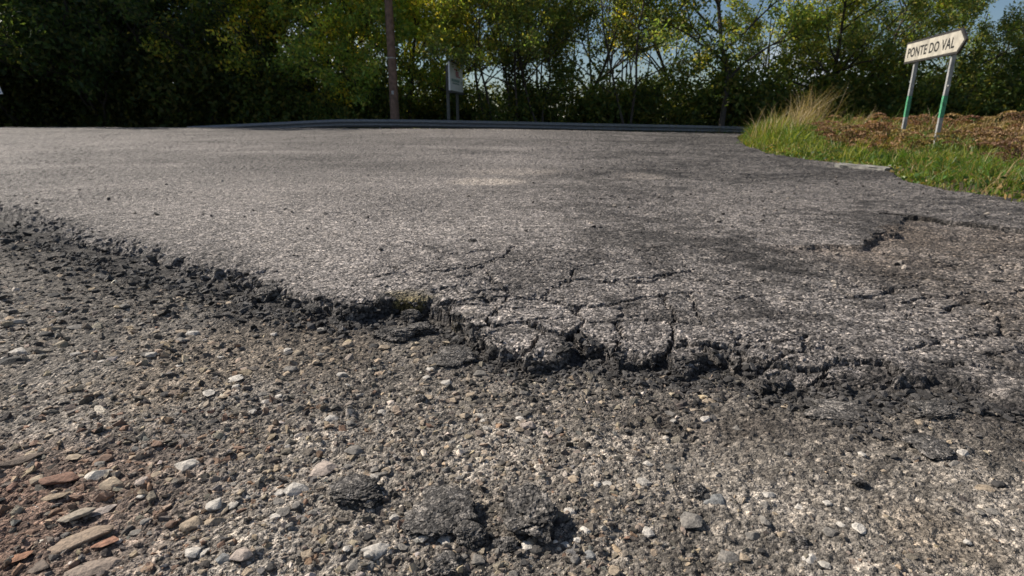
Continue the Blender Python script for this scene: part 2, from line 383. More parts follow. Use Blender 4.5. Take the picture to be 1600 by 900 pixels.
tint *= np.interp(Y+0.8*(n1-0.5)*4, [3.0, 7.0, 14.0], [1.0, 0.84, 0.74])[:, None]*(1-0.25*sst(0.45, 0.6, fbm(X*0.35, Y*0.9, 3, 109))*sst(3, 6, Y))[:, None]
tint *= (1 - 0.5*np.clip(dark*(0.1+1.5*n2*(0.3+1.4*fbm(X*22, Y*22, 3, 110))), 0, 0.85))[:, None]
for k, bl in pans.items(): tint = lay(tint, (0.36, 0.315, 0.275), (0.95 if k[0] == 760 else 0.4)*sst(0.15, 0.7, bl)*(0.4+1.1*n3))
tint = lay(tint, (0.16, 0.125, 0.098), below*along*0.75*np.exp(-dL/0.7)*(0.3+1.1*n2))
tint = lay(tint, (0.20, 0.165, 0.135), 0.65*sst(0.9, 2.2, X)*sst(2.7, 1.2, Y)*(0.2+1.2*n2))
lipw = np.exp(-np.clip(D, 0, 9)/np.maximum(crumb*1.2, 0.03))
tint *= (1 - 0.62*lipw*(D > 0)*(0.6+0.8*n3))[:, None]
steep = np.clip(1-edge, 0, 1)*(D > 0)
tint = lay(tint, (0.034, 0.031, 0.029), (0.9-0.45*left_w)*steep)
tint = lay(tint, (0.02, 0.018, 0.016), 0.95*(1-sst(0.026, 0.040, seam_d))*sst(0.2, 0.45, fbm(X*5, Y*5, 2, 67)))
tint = lay(tint, (0.022, 0.02, 0.019), 0.6*below*along*(1-sst(0.01, 0.03, dL)))
moss = sst(0.54, 0.68, fbm(X*9, Y*9, 3, 111))*np.exp(-np.clip(D-0.02, 0, 9)/0.07)*sst(0.0, -0.35, X)*sst(-1.5, -1.0, X)*(D > -0.02)
tint = lay(tint, (0.12, 0.095, 0.025), 0.75*moss)
tint *= (1-0.5*np.exp(-bd/0.006))[:, None]  # darkening painted into the colour of crack recesses, where shade would fall
tint *= (1-0.5*net_m*np.exp(-net_d/0.004))[:, None]  # same painted recess darkening along the crack network
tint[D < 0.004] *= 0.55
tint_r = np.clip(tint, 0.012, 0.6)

gb = 0.195*(0.55+0.9*n2)*(0.8+0.4*n3)
bedc = np.stack([gb*1.07, gb*0.95, gb*0.82], -1)
bedc = lay(bedc, (0.22, 0.178, 0.135), 0.65*sst(0.52, 0.68, fbm(X*2.2+9, Y*2.2, 3, 121)))
bedc = lay(bedc, (0.15, 0.085, 0.06), 0.8*sst(-0.35, -0.75, X)*sst(1.0, 0.75, Y))
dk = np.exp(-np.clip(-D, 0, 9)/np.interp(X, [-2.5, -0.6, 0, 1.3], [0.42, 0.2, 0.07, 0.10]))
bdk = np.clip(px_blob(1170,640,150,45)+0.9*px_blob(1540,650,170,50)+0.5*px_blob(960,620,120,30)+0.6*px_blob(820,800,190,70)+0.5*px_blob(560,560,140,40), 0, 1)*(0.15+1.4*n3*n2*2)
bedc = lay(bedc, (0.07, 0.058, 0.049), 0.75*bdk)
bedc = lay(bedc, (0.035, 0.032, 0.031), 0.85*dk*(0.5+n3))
soil = np.stack([0.06+0.05*n2, 0.048+0.035*n2, 0.03+0.015*n2], -1)
bedc = np.where((in_verge | beyond | far_out)[:, None], soil, bedc)

def submesh(name, z, cols, fmask, quads, mat):
    q = quads[fmask]; used = np.zeros(X.shape, bool); used[q.ravel()] = True
    mp_ = np.cumsum(used)-1
    v = np.stack([X[used], Y[used], z[used]], -1)
    return mesh_np(name, v, mp_[q], mat, cols[used], smooth=False)
ii = np.arange(NR*NT).reshape(NR, NT)
quads = np.stack([ii[:-1, :-1], ii[:-1, 1:], ii[1:, 1:], ii[1:, :-1]], -1).reshape(-1, 4)[:, ::-1].copy()
# orientation: make normals point up
vA, vB, vD = quads[0, 0], quads[0, 1], quads[0, 2]
if (X[vB]-X[vA])*(Y[vD]-Y[vA]) - (Y[vB]-Y[vA])*(X[vD]-X[vA]) < 0: quads = quads[:, ::-1].copy()
fD = D[quads].max(1); fDmin = D[quads].min(1); fs = sid[quads].max(1); froad = in_road[quads].any(1)
road_f = (fD > -0.012) & (fs < 0)
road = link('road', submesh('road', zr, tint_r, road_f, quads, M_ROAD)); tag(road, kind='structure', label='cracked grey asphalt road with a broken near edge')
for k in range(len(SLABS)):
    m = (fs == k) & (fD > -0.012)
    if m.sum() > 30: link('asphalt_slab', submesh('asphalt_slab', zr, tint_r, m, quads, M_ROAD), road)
bed_f = (fDmin < 0.05) | in_verge[quads].any(1) | ((fs >= 0))
bed_f &= ~((fDmin > 0.05) & (fs < 0) & ~in_verge[quads].any(1))
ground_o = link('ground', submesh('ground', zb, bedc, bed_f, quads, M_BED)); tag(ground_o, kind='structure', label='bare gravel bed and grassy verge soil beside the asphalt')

# wide terrain under and around it, out to the horizon
M_SOIL = plain('soil', (0.055, 0.048, 0.028), 0.95, var=0.4, scale=1.5)
gx = np.concatenate([-np.geomspace(3000, 70, 14), np.linspace(-60, 60, 81), np.geomspace(70, 3000, 14)])
gy = np.concatenate([-np.geomspace(3000, 30, 14), np.linspace(-25, 75, 71), np.geomspace(85, 3500, 14)])
GX, GY = np.meshgrid(gx, gy)
GZ = road_base(np.clip(GX, -20, 13), np.clip(GY, 0, 60))
GZ = np.where(GY > 23.5, np.interp(GY, [23.5, 26, 34, 60, 4000], [-0.25, -0.55, -0.6, -0.8, -1.0]), GZ-0.25)
GZ += np.where(GY > 26, 0.25*(fbm(GX*0.2, GY*0.2, 3, 131)-0.5), 0)
k2 = np.arange(GX.size).reshape(GX.shape)
q2 = np.stack([k2[:-1, :-1], k2[:-1, 1:], k2[1:, 1:], k2[1:, :-1]], -1).reshape(-1, 4)
terr = link('terrain', mesh_np('terrain', np.stack([GX.ravel(), GY.ravel(), GZ.ravel()], -1), q2, M_SOIL, smooth=True)); tag(terr, kind='structure', label='dark soil of the wood beyond the road')
def terrain_z(x, y):
    if y > 23.5: return float(np.interp(y, [23.5, 26, 34, 60, 4000], [-0.25, -0.55, -0.6, -0.8, -1.0]))-0.06
    return float(road_base(np.clip(x, -20, 13), max(y, 0)))-0.25

# fast height look-up on the net
lr = np.log(rr)
surf_road = zr.reshape(NR, NT); surf_bed = zb.reshape(NR, NT); Dg = D.reshape(NR, NT); BDK = np.clip(bdk, 0, 1.2).reshape(NR, NT)
def net(x, y, A):
    r = np.hypot(x, y); t = np.arctan2(x, y)
    i = np.clip(np.searchsorted(rr, r), 0, NR-1); j = np.clip(np.rint((t-th[0])/(th[1]-th[0])).astype(int), 0, NT-1)
    return A[i, j]
def ground_z(x, y):
    x = np.atleast_1d(np.asarray(x, float)); y = np.atleast_1d(np.asarray(y, float))
    d = net(x, y, Dg); return np.where(d > 0, np.maximum(net(x, y, surf_road), net(x, y, surf_bed)*0+net(x, y, surf_road)), net(x, y, surf_bed))
def pix_ground(u, v):
    z = 0.0
    for _ in range(10):
        p = at_z(u, v, z); z = 0.5*z + 0.5*float(ground_z(p[0], p[1])[0])
    return at_z(u, v, z)

# ------------------------------------------------------------------ stones
def hull_shape(npts, seed, flat=0.6, elong=1.3):
    r = np.random.default_rng(seed); p = r.normal(size=(npts, 3)); p /= np.linalg.norm(p, axis=1)[:, None]
    p *= r.uniform(0.75, 1.0, (npts, 1)); p *= np.array([elong, 1.0, flat])
    bm = bmesh.new(); vs_ = [bm.verts.new(tuple(q)) for q in p]
    res = bmesh.ops.convex_hull(bm, input=vs_)
    bmesh.ops.delete(bm, geom=[e for e in bm.verts if not e.link_faces], context='VERTS')
    bmesh.ops.triangulate(bm, faces=bm.faces[:]); bmesh.ops.recalc_face_normals(bm, faces=bm.faces[:])
    bm.verts.ensure_lookup_table(); bm.verts.index_update()
    v = np.array([q.co[:] for q in bm.verts]); f = np.array([[w.index for w in t.verts] for t in bm.faces]); bm.free()
    return v, f
SHAPES = [hull_shape(11, 200+k, flat=random.uniform(0.5, 0.85), elong=random.uniform(1.05, 1.6)) for k in range(28)]
SHAPES_BIG = [hull_shape(20, 300+k, flat=random.uniform(0.45, 0.7), elong=random.uniform(1.05, 1.5)) for k in range(12)]
def scatter(name, px, py, size, col, sink=0.35, shapes=SHAPES, seed=1, zfun=ground_z, mat=M_GRAVEL, tilt=0.35):
    r = np.random.default_rng(seed); n = len(px); pz = zfun(px, py)
    which = r.integers(0, len(shapes), n); V, Fs, K = [], [], []; off = 0
    for s in range(len(shapes)):
        g = np.where(which == s)[0]
        if not len(g): continue
        v, f = shapes[s]; m = len(g)
        a = r.uniform(0, 2*np.pi, m); tx = r.normal(0, tilt, m); ty = r.normal(0, tilt, m)
        S = size[g][:, None, None]*v[None]*r.uniform(0.8, 1.2, (m, 1, 3))
        x, y, z = S[..., 0], S[..., 1], S[..., 2]
        y, z = y*np.cos(tx)[:, None]-z*np.sin(tx)[:, None], y*np.sin(tx)[:, None]+z*np.cos(tx)[:, None]
        x, z = x*np.cos(ty)[:, None]+z*np.sin(ty)[:, None], -x*np.sin(ty)[:, None]+z*np.cos(ty)[:, None]
        x, y = x*np.cos(a)[:, None]-y*np.sin(a)[:, None], x*np.sin(a)[:, None]+y*np.cos(a)[:, None]
        P = np.stack([x+px[g][:, None], y+py[g][:, None], z+(pz[g]+size[g]*(0.5-sink)*0.8)[:, None]], -1)
        V.append(P.reshape(-1, 3)); K.append(np.repeat(col[g], len(v), 0))
        Fs.append((f[None]+(np.arange(m)*len(v))[:, None, None]+off).reshape(-1, 3)); off += m*len(v)
    return link(name, mesh_np(name, np.concatenate(V), np.concatenate(Fs), mat, np.concatenate(K)))

PAL = np.array([(0.045,0.042,0.039),(0.095,0.086,0.077),(0.155,0.138,0.120),(0.215,0.186,0.155),(0.27,0.225,0.175),(0.33,0.27,0.20),(0.47,0.43,0.385),(0.22,0.145,0.105),(0.125,0.123,0.12),(0.165,0.115,0.085)])
def pick_cols(x, y, d, r):
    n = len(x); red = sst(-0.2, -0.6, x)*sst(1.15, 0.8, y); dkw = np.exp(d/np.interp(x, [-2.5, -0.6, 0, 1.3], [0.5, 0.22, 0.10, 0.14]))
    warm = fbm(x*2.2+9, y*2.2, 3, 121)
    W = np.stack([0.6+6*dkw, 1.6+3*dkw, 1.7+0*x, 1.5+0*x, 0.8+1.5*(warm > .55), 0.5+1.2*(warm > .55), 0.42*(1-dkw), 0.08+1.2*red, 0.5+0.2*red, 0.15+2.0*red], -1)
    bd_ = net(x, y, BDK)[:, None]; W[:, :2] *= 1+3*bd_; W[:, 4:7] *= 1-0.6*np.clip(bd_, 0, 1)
    W /= W.sum(1, keepdims=True); cs = np.cumsum(W, 1); k = (r.random((n, 1)) > cs).sum(1).clip(0, len(PAL)-1)
    return PAL[k]*np.array([1.15, 1.10, 1.04])*r.uniform(0.75, 1.3, (n, 1))*r.uniform(0.96, 1.04, (n, 3))
def bed_points(n, smin, smax, power, seed, rmax=4.2):
    r = np.random.default_rng(seed)
    rad = np.exp(r.uniform(math.log(0.4), math.log(rmax), n)); t = r.uniform(th[0]*0.93, th[-1]*0.93, n)
    x, y = rad*np.sin(t), rad*np.cos(t); d = net(x, y, Dg)
    ok = (d < -0.004) & (y < 5); x, y, d, rad = x[ok], y[ok], d[ok], rad[ok]
    s = smin*(smax/smin)**(r.random(len(x))**power)*np.clip(rad/0.95, 0.8, 1.8)
    return x, y, d, s, r
x, y, d, s, r = bed_points(66000, 0.0018, 0.0115, 3.1, 11)
fine = sst(0.45, 0.62, fbm(x*2.6+4, y*2.6, 3, 141) + 0.16*sst(0.1, 0.9, x))                # sandy patches carry fewer stones
keep = r.random(len(x)) > 0.15+0.65*fine; x, y, d, s, fine = x[keep], y[keep], d[keep], s[keep], fine[keep]
s *= (1-0.35*fine)
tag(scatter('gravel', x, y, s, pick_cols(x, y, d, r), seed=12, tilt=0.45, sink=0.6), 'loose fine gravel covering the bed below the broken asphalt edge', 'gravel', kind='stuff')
# crumbs of asphalt broken off along the edge, and grit on the road
r = np.random.default_rng(15); n = 9000
t_ = r.integers(0, len(LIP)-1, n); f_ = r.random(n); LA = np.array(LIP)
bx = LA[t_, 0]*(1-f_)+LA[t_+1, 0]*f_; by = LA[t_, 1]*(1-f_)+LA[t_+1, 1]*f_
lf = np.clip((-0.4-bx)/0.5, 0, 1); off_ = r.exponential(0.04+0.06*lf, n); bx = bx + r.normal(0, 0.02, n); by = by - off_ + (0.02+0.10*lf)*(r.random(n) < 0.3)
ok = np.hypot(bx, by) < 5; bx, by = bx[ok], by[ok]
sz = 0.0025*(5.0)**(r.random(len(bx))**2.4)*np.clip(np.hypot(bx, by)/1.3, 0.8, 2.0)
cc = np.array([0.042, 0.039, 0.037])[None]*r.uniform(0.5, 2.4, (len(bx), 1))
tag(scatter('asphalt_crumbs', bx, by, sz, cc, seed=16, sink=0.25), 'dark asphalt crumbs fallen along the foot of the broken edge', 'asphalt crumbs', kind='stuff')
r = np.random.default_rng(17); n = 900; t_ = r.integers(1, 16, n); f_ = r.random(n)
bx = LA[t_, 0]*(1-f_)+LA[t_+1, 0]*f_ + r.normal(0, 0.03, n); by = LA[t_, 1]*(1-f_)+LA[t_+1, 1]*f_ + r.normal(0.0, 0.065, n)
ok = np.hypot(bx, by) < 4.5; bx, by = bx[ok], by[ok]; sz = 0.0035*(6.5)**(r.random(len(bx))**2.2)*np.clip(np.hypot(bx, by)/1.6, 0.8, 1.4)
dr_ = net(bx, by, Dg); cc = np.array([0.050, 0.046, 0.043])[None]*(1+1.6*sst(0.02, 0.14, dr_))[:, None]*r.uniform(0.5, 2.0, (len(bx), 1))
tag(scatter('asphalt_rubble', bx, by, sz, cc, seed=19, sink=0.85, tilt=0.6, shapes=SHAPES_BIG, mat=M_LUMP), 'small broken asphalt rubble covering the crumbled left edge', 'asphalt rubble', kind='stuff')
n = 2600; rad = np.exp(r.uniform(math.log(1.0), math.log(7), n)); t_ = r.uniform(th[0], th[-1], n)
bx, by = rad*np.sin(t_), rad*np.cos(t_); ok = (net(bx, by, Dg) > 0.0) & (~inside(bx, by, VERGE_POLY)) & (r.random(n) < 0.25+0.75*sst(0.0, 1.0, bx))
bx, by = bx[ok], by[ok]; sz = 0.0025*(3.2)**(r.random(len(bx))**2)*np.clip(np.hypot(bx, by)/1.6, 0.8, 2.2)
cc = np.where(r.random((len(bx), 1)) < 0.7, np.array([[0.05, 0.046, 0.044]]), np.array([[0.24, 0.21, 0.18]]))*r.uniform(0.6, 1.5, (len(bx), 1))
tag(scatter('grit', bx, by, sz, cc, seed=18, sink=0.2), 'loose dark grit scattered on the asphalt', 'grit', kind='stuff')

# single stones
STONE_ME = []
for k, (v, f) in enumerate(SHAPES_BIG):
    bm = bmesh.new(); vv = [bm.verts.new(tuple(q)) for q in v]; [bm.faces.new([vv[i] for i in t]) for t in f]
    bmesh.ops.bevel(bm, geom=bm.edges[:], offset=0.05, segments=1, affect='EDGES', clamp_overlap=True)
    me = bpy.data.meshes.new('stone'); bm.to_mesh(me); bm.free(); me.materials.append(M_STONE); STONE_ME.append(me)
def stone(u, v, w, h, col, label, k=0, rot=0.0, name='stone', cat='stone', group=None, flat=None, sink=0.3, tiltx=0.0):
    p = pix_ground(u, v); dep = p[1]*cp - (p[2]-H)*sp; wid = w/F*dep/2
    o = link(name, STONE_ME[k % len(STONE_ME)])
    ln = wid*0.85; fl = flat if flat else 0.9
    o.scale = (ln, ln*min(1.3, max(0.6, h/w*2.0)), ln*fl); o.rotation_euler = (tiltx, random.uniform(-.15, .15), rot)
    o.location = (p[0], p[1], p[2] + ln*fl*0.55*(0.55-sink)); o.color = (*col, 1)
    return tag(o, label, cat, group)
PALE, WARM, GREY, DARK, RED, PINK, BLUE = (0.46,0.425,0.38), (0.33,0.265,0.195), (0.20,0.184,0.165), (0.05,0.047,0.045), (0.20,0.13,0.095), (0.36,0.30,0.26), (0.22,0.22,0.215)
HAND = [
 (368,592,26,19,PALE,'pale rounded stone standing out alone below the left of the broken edge',0.3),
 (291,728,40,20,PALE,'flat pale almond-shaped stone in the lower left gravel',-0.1),
 (505,735,42,28,PINK,'pinkish blocky stone left of the dark asphalt lumps',0.6),
 (463,766,46,24,PALE,'whitish oval stone just below the pinkish blocky stone',0.2),
 (437,772,22,14,PALE,'small white stone touching the whitish oval stone',0.9),
 (336,789,32,20,PALE,'pale round stone at lower left, below the almond-shaped one',0.0),
 (150,742,38,22,PALE,'cream coloured angular stone beside the red slate',0.4),
 (176,757,42,22,WARM,'tan wedge stone next to the cream angular stone',0.5),
 (220,752,22,20,PINK,'pinkish pebble right of the tan wedge stone',0.2),
 (243,742,16,18,WARM,'small beige upright pebble beside the pinkish pebble',1.2),
 (585,862,46,22,PALE,'pale flat stone near the bottom, left of the dark lumps',0.1),
 (553,705,30,20,GREY,'grey stone above the small dark asphalt block',0.3),
 (518,655,26,15,PALE,'light elongated pebble in the middle of the left gravel',0.2),
 (723,707,24,20,GREY,'square grey stone above the large flat asphalt lump',0.8),
 (825,666,34,12,PINK,'thin pink-white stone lying alone in the middle gravel',-0.05),
 (415,628,20,16,PALE,'small whitish stone right of the pale rounded stone',0.5),
 (672,577,18,10,PALE,'white pebble beside the slab fallen from the edge',0.2),
 (300,521,22,12,PALE,'light stone on the dark gravel under the left edge',0.1),
 (283,518,18,9,WARM,'beige flat pebble beside a light stone on dark gravel',0.3),
 (1116,784,36,20,BLUE,'bluish grey stone below a black asphalt lump at lower right',0.3),
 (1080,815,40,28,GREY,'large rounded grey stone at the lower right of the middle',0.7),
 (1136,872,42,30,GREY,'grey lumpy stone at the bottom right of centre',0.1),
 (920,869,26,24,BLUE,'pale bluish stone near the bottom centre',0.2),
 (1012,832,24,20,PALE,'whitish stone left of the large rounded grey stone',0.4),
 (1200,772,18,12,PALE,'small pale pebble among grey gravel at lower right',0.2),
 (1314,820,14,10,PALE,'tiny white pebble in the bottom right sand',0.2),
 (655,841,30,14,PALE,'white flat stone tucked under the dark lumps',-0.2),
 (694,843,24,16,PALE,'pale pebble right under the large flat asphalt lump',-0.3),
 (655,836,16,8,BLUE,'small blue-grey pebble in the shade of the asphalt lump',0.1),
 (377,868,34,24,PINK,'pinkish triangular stone near the bottom edge, left of centre',0.5),
 (350,873,28,18,BLUE,'blue-grey stone beside the pinkish triangular stone',0.2),
 (480,868,26,18,WARM,'orange-brown stone near the bottom edge',0.3),
 (300,820,44,20,WARM,'long tan stone with dark underside at lower left',0.5),
 (335,815,36,16,WARM,'brown tapered stone beside the long tan stone',0.4),
 (30,552,40,14,PALE,'long pale stone at the left frame edge below the dark band',0.2),
 (12,567,44,20,DARK,'dark brown flat rock at the left frame edge',0.1),
 (120,512,30,12,GREY,'grey flat stone in the dark band at the left',0.5),
 (1400,905-300,16,10,GREY,'grey pebble beside the last broken slab on the right',0.3),
 (1228,648-12,16,14,WARM,'tan pebble under the broken slivers on the right',0.3),
]
for i, (u, v, w, h, c, lb, rt) in enumerate(HAND): stone(u, v, w, h, c, lb, k=i*5+i//3, rot=rt, sink=0.5)
SLATE = [
 (95,748,70,24,(0.20,0.115,0.082),'rust-red slate slab lying flat at the far lower left',0.35),
 (118,806,62,22,(0.31,0.265,0.21),'long pale slate shard pointing up to the right',0.75),
 (158,798,44,20,(0.33,0.28,0.25),'short pinkish white slate shard beside the long pale one',0.8),
 (110,850,130,34,(0.26,0.20,0.15),'largest tan slate slab at the lower left corner',0.55),
 (140,890,86,30,(0.27,0.215,0.175),'pale slate slab cut by the bottom edge of the picture',0.5),
 (60,885,50,24,(0.15,0.12,0.10),'dark brown slate piece in the bottom left corner',0.3),
 (28,870,34,22,(0.25,0.13,0.08),'reddish slate chip at the left frame edge near the bottom',0.4),
 (85,775,44,18,(0.27,0.21,0.15),'tan slate chip just below the rust-red slab',0.4),
 (165,848,40,18,(0.28,0.15,0.10),'reddish slate chip on the largest tan slab',0.4),
 (30,720,60,14,(0.13,0.10,0.08),'dark thin slate edge sticking out of the soil at the left',0.5),
]
for i, (u, v, w, h, c, lb, rt) in enumerate(SLATE): stone(u, v, w, h, c, lb, k=i*7+2, rot=rt, name='slate_stone', flat=0.32, sink=0.45, tiltx=-0.12)

# asphalt lumps: rough, knobbly, one mesh each
def chunk_mesh(seed, flat, ang):
    bm = bmesh.new(); bmesh.ops.create_icosphere(bm, subdivisions=5, radius=1)
    v = np.array([q.co[:] for q in bm.verts]); r = np.random.default_rng(seed)
    for _ in range(ang):                                                # knock corners off
        nrm = r.normal(size=3); nrm /= np.linalg.norm(nrm); dd = r.uniform(0.55, 0.8); e = v@nrm - dd
        v -= np.clip(e, 0, None)[:, None]*nrm[None]*0.92
    a, b_, c = v[:, 0]*6+seed, v[:, 1]*6+v[:, 2]*3.1, v[:, 2]*6-v[:, 0]*2.3
    w, _ = worley(a*1.1+c*0.4, b_*1.1-c*0.6, seed); w2_, _ = worley(b_*2.3, c*2.3+a, seed+1)
    nr = v/np.linalg.norm(v, axis=1)[:, None]
    v = v + nr*(0.30*(fbm(a*0.5+c*.3, b_*0.5, 2, seed)-.5) + 0.30*(fbm(a*1.3, b_*1.3+c*.7, 4, seed+3, .62)-.5) + 0.20*(fbm(a*4.5+c*2, b_*4.5-c*3, 3, seed+5, .7)-.5) + 0.06*(0.5-w2_))[:, None]
    v[:, 2] = np.where(v[:, 2] > flat, flat+(v[:, 2]-flat)*0.45, v[:, 2])
    for q, p in zip(bm.verts, v): q.co = p
    me = bpy.data.meshes.new('asphalt_lump'); bm.to_mesh(me); bm.free()
    tn = np.interp(v[:, 2], [-1, 1], [1, 1]); rr_ = r.uniform(0.75, 1.25, len(v))
    col = np.ones((len(v), 4), np.float32); col[:, :3] = (np.array([0.10, 0.092, 0.085])[None]*rr_[:, None])
    at = me.attributes.new('Col', 'FLOAT_COLOR', 'POINT'); at.data.foreach_set('color', col.ravel()); me.materials.append(M_LUMP)
    return me
LUMPS = [chunk_mesh(40+k, f, a) for k, (f, a) in enumerate([(0.45, 9), (0.9, 10), (0.6, 8), (0.8, 12), (0.35, 7)])]
def lump(u, v, w, h, label, k, rot=0.0, zf=0.5, tx=0.0, sink=0.3):
    p = pix_ground(u, v); dep = p[1]*cp - (p[2]-H)*sp; wid = w/F*dep/2
    o = link('asphalt_lump', LUMPS[k]); ly = wid*min(1.4, max(0.5, h/w*1.5))
    o.scale = (wid*1.12, ly*1.12, wid*zf); o.rotation_euler = (tx, 0, rot); o.location = (p[0], p[1], p[2]+wid*zf*(0.75-2*sink*0.6))
    return tag(o, label, 'asphalt lump')
lump(559,776,84,48,'dark squarish asphalt lump, leftmost of the four lumps near the bottom',0,0.2,0.42)
lump(688,806,118,66,'wide flat-topped asphalt lump in the bottom middle',4,0.1,0.36,0.05)
lump(826,812,88,76,'big knobbly asphalt lump, tallest of the four near the bottom',1,0.5,0.72)
lump(733,843,46,38,'small black asphalt lump below the wide flat-topped one',3,0.9,0.7)
lump(790,851,34,20,'small dark asphalt lump under the big knobbly one',2,0.2,0.5)
lump(695,886,50,30,'dark asphalt lump cut by the bottom edge of the picture',3,0.3,0.5)
lump(705,563,76,38,'fallen asphalt slab lying on sand under the notch in the edge',4,0.1,0.34,0.12)
lump(617,527,52,28,'loose asphalt lump in the hollow under the overhanging edge',2,0.2,0.5)
lump(660,520,44,26,'second loose asphalt lump in the hollow, against the edge',0,0.8,0.6)
lump(640,500,34,22,'small asphalt lump deepest inside the hollow',3,0.4,0.7)
lump(420,470,44,28,'dark upright lump breaking off where the crumbled edge turns sharp',1,0.3,0.8)
lump(1100,606,26,20,'black pebble-like asphalt lump alone below the right part of the edge',3,0.3,0.7)
lump(1075,768,30,16,'black asphalt lump beside the bluish grey stone',2,0.1,0.6)
lump(1090,771,30,18,'second black asphalt lump beside the bluish grey stone',3,1.1,0.6)
lump(1248,850,28,18,'black asphalt lump alone in the bottom right gravel',2,0.4,0.7)
lump(1344,755,22,12,'small dark asphalt lump on the right sandy gravel',0,0.4,0.5)
lump(655,625,18,14,'small black asphalt lump in the middle gravel',3,0.3,0.7)
lump(1310,645,112,40,'thin oval asphalt remnant pressed into sand on the right',4,0.0,0.16,0.0,0.2)
lump(1462,645,90,36,'rough asphalt remnant at the far right below the edge',0,0.5,0.18,0.0,0.2)
lump(1450,698,70,38,'grey asphalt remnant below the rough one at far right',4,0.7,0.16,0.0,0.2)
lump(1560,440,20,6,'flat dark asphalt chip on the pale worn area at right',0,0.0,0.35)
lump(738,377,12,6,'little dark chip lying on the pale part of the road',2,0.0,0.6)

# medium stones, told apart only by colour
r = np.random.default_rng(77)
KINDS = [(GREY, 'grey angular gravel stone among the fine gravel', 'grey gravel stones'), (PALE, 'whitish angular gravel stone among the fine gravel', 'whitish gravel stones'),
         (WARM, 'tan gravel stone among the fine gravel', 'tan gravel stones'), (DARK, 'blackish gravel stone among the fine gravel', 'blackish gravel stones'),
         (RED, 'reddish brown gravel stone in the lower left gravel', 'reddish gravel stones')]
cnt = 0
while cnt < 250:
    u, v = r.uniform(0, 1600), r.uniform(440, 900)
    p = at_z(u, v, -0.06); dd = float(net(np.array([p[0]]), np.array([p[1]]), Dg)[0])
    if dd > -0.03: continue
    if u > 900 and r.random() < 0.45: continue
    redz = u < 420 and v > 640
    k = int(r.choice(5, p=[.22, .2, .25, .08, .25] if redz else [.32, .25, .25, .18, 0]))
    c, lb, gp = KINDS[k]; zn = (' at lower left' if u < 530 else ' at bottom centre' if u < 1060 else ' at lower right') if v > 700 else (' in the upper left of the bed' if u < 530 else ' below the middle of the edge' if u < 1060 else ' below the right of the edge')
    lb = lb.replace(' among the fine gravel', '').replace(' in the lower left gravel', '')+zn; gp = gp+zn; w = (13+15*r.random()**2)*(0.65+0.35*(v/900))
    c = tuple(np.array(c)*r.uniform(0.8, 1.15)); stone(u, v, w, w*r.uniform(0.5, 0.8), c, lb, k=int(r.integers(0, 12)), rot=r.uniform(0, 6.2), group=gp, sink=0.3); cnt += 1

# ------------------------------------------------------------------ guardrail
M_GALV = plain('galvanised_steel', (0.21, 0.215, 0.22), 0.45, 0.5, 0.2, 14)
M_GALVD = plain('dull_steel', (0.40, 0.40, 0.39), 0.6, 0.3, 0.2, 20)
def rail_pt(u, v, y): p = at_y(u, v, y); return p
RP = [rail_pt(292,197.5,22.0), rail_pt(345,195,22.4), rail_pt(430,191,23.0), rail_pt(528,186.0,23.6), rail_pt(640,186.6,24.0), rail_pt(800,189.6,24.4), rail_pt(950,193.2,24.9), rail_pt(1080,195.6,25.6), rail_pt(1180,198.2,26.4), rail_pt(1330,202,28.0), rail_pt(1500,209,30.5)]
RP = [np.array(p) for p in RP]
prof = [(0.0, 0.0), (0.0, -0.022), (0.055, -0.050), (0.078, -0.075), (0.078, -0.100), (0.055, -0.122), (0.005, -0.148), (0.005, -0.162), (0.055, -0.188), (0.078, -0.210), (0.078, -0.235), (0.055, -0.262), (0.0, -0.290), (0.0, -0.31)]
gr = link('guardrail', None); gr.location = tuple(RP[0]-np.array([0, 0, 0.4]))
tag(gr, 'long galvanised guardrail with a ramped end behind the road crest', 'guardrail')
gl = Vector(gr.location)
# dense centre line
cl = []
for a, b in zip(RP[:-1], RP[1:]):
    for t in np.linspace(0, 1, 6, endpoint=False): cl.append(a*(1-t)+b*t)
cl.append(RP[-1]); cl = np.array(cl)
for _ in range(3): cl[1:-1] = 0.25*cl[:-2]+0.5*cl[1:-1]+0.25*cl[2:]
seglen = np.concatenate([[0], np.cumsum(np.linalg.norm(np.diff(cl, axis=0), axis=1))])
def rail_at(s): return np.array([np.interp(s, seglen, cl[:, k]) for k in range(3)])
s0 = 0.0; TOT = seglen[-1]; first = True
while s0 < TOT-0.5:
    s1 = min(s0+4.0, TOT); ss = np.linspace(s0, s1+(0.0 if s1 >= TOT else 0.25), 7)
    pts = [rail_at(q) for q in ss]; v, f = [], []; np_ = len(prof)
    for k, p in enumerate(pts):
        a = pts[min(k+1, len(pts)-1)]-pts[max(k-1, 0)]; a[2] = 0; a /= np.linalg.norm(a); nrm = np.array([a[1], -a[0], 0])
        if nrm[1] > 0: nrm = -nrm
        lap = 0.006 if (k == len(pts)-1) else 0.0
        for side in (0, 1):
            for o_, z_ in prof: v.append(p + nrm*(o_ + lap - 0.006*side) + np.array([0, 0, z_]) - np.array(gl))
    st = 2*np_
    for k in range(len(pts)-1):
        for j in range(np_-1):
            f.append((k*st+j, k*st+j+1, (k+1)*st+j+1, (k+1)*st+j)); f.append((k*st+np_+j, (k+1)*st+np_+j, (k+1)*st+np_+j+1, k*st+np_+j+1))
        f.append((k*st, (k+1)*st, (k+1)*st+np_, k*st+np_)); f.append((k*st+np_-1, k*st+2*np_-1, (k+1)*st+2*np_-1, (k+1)*st+np_-1))
    link('rail_beam', mesh_np('rail_beam', np.array(v), np.array(f), M_GALV, smooth=True), gr)
    s0 += 4.0
s = 1.0; POSTME = None
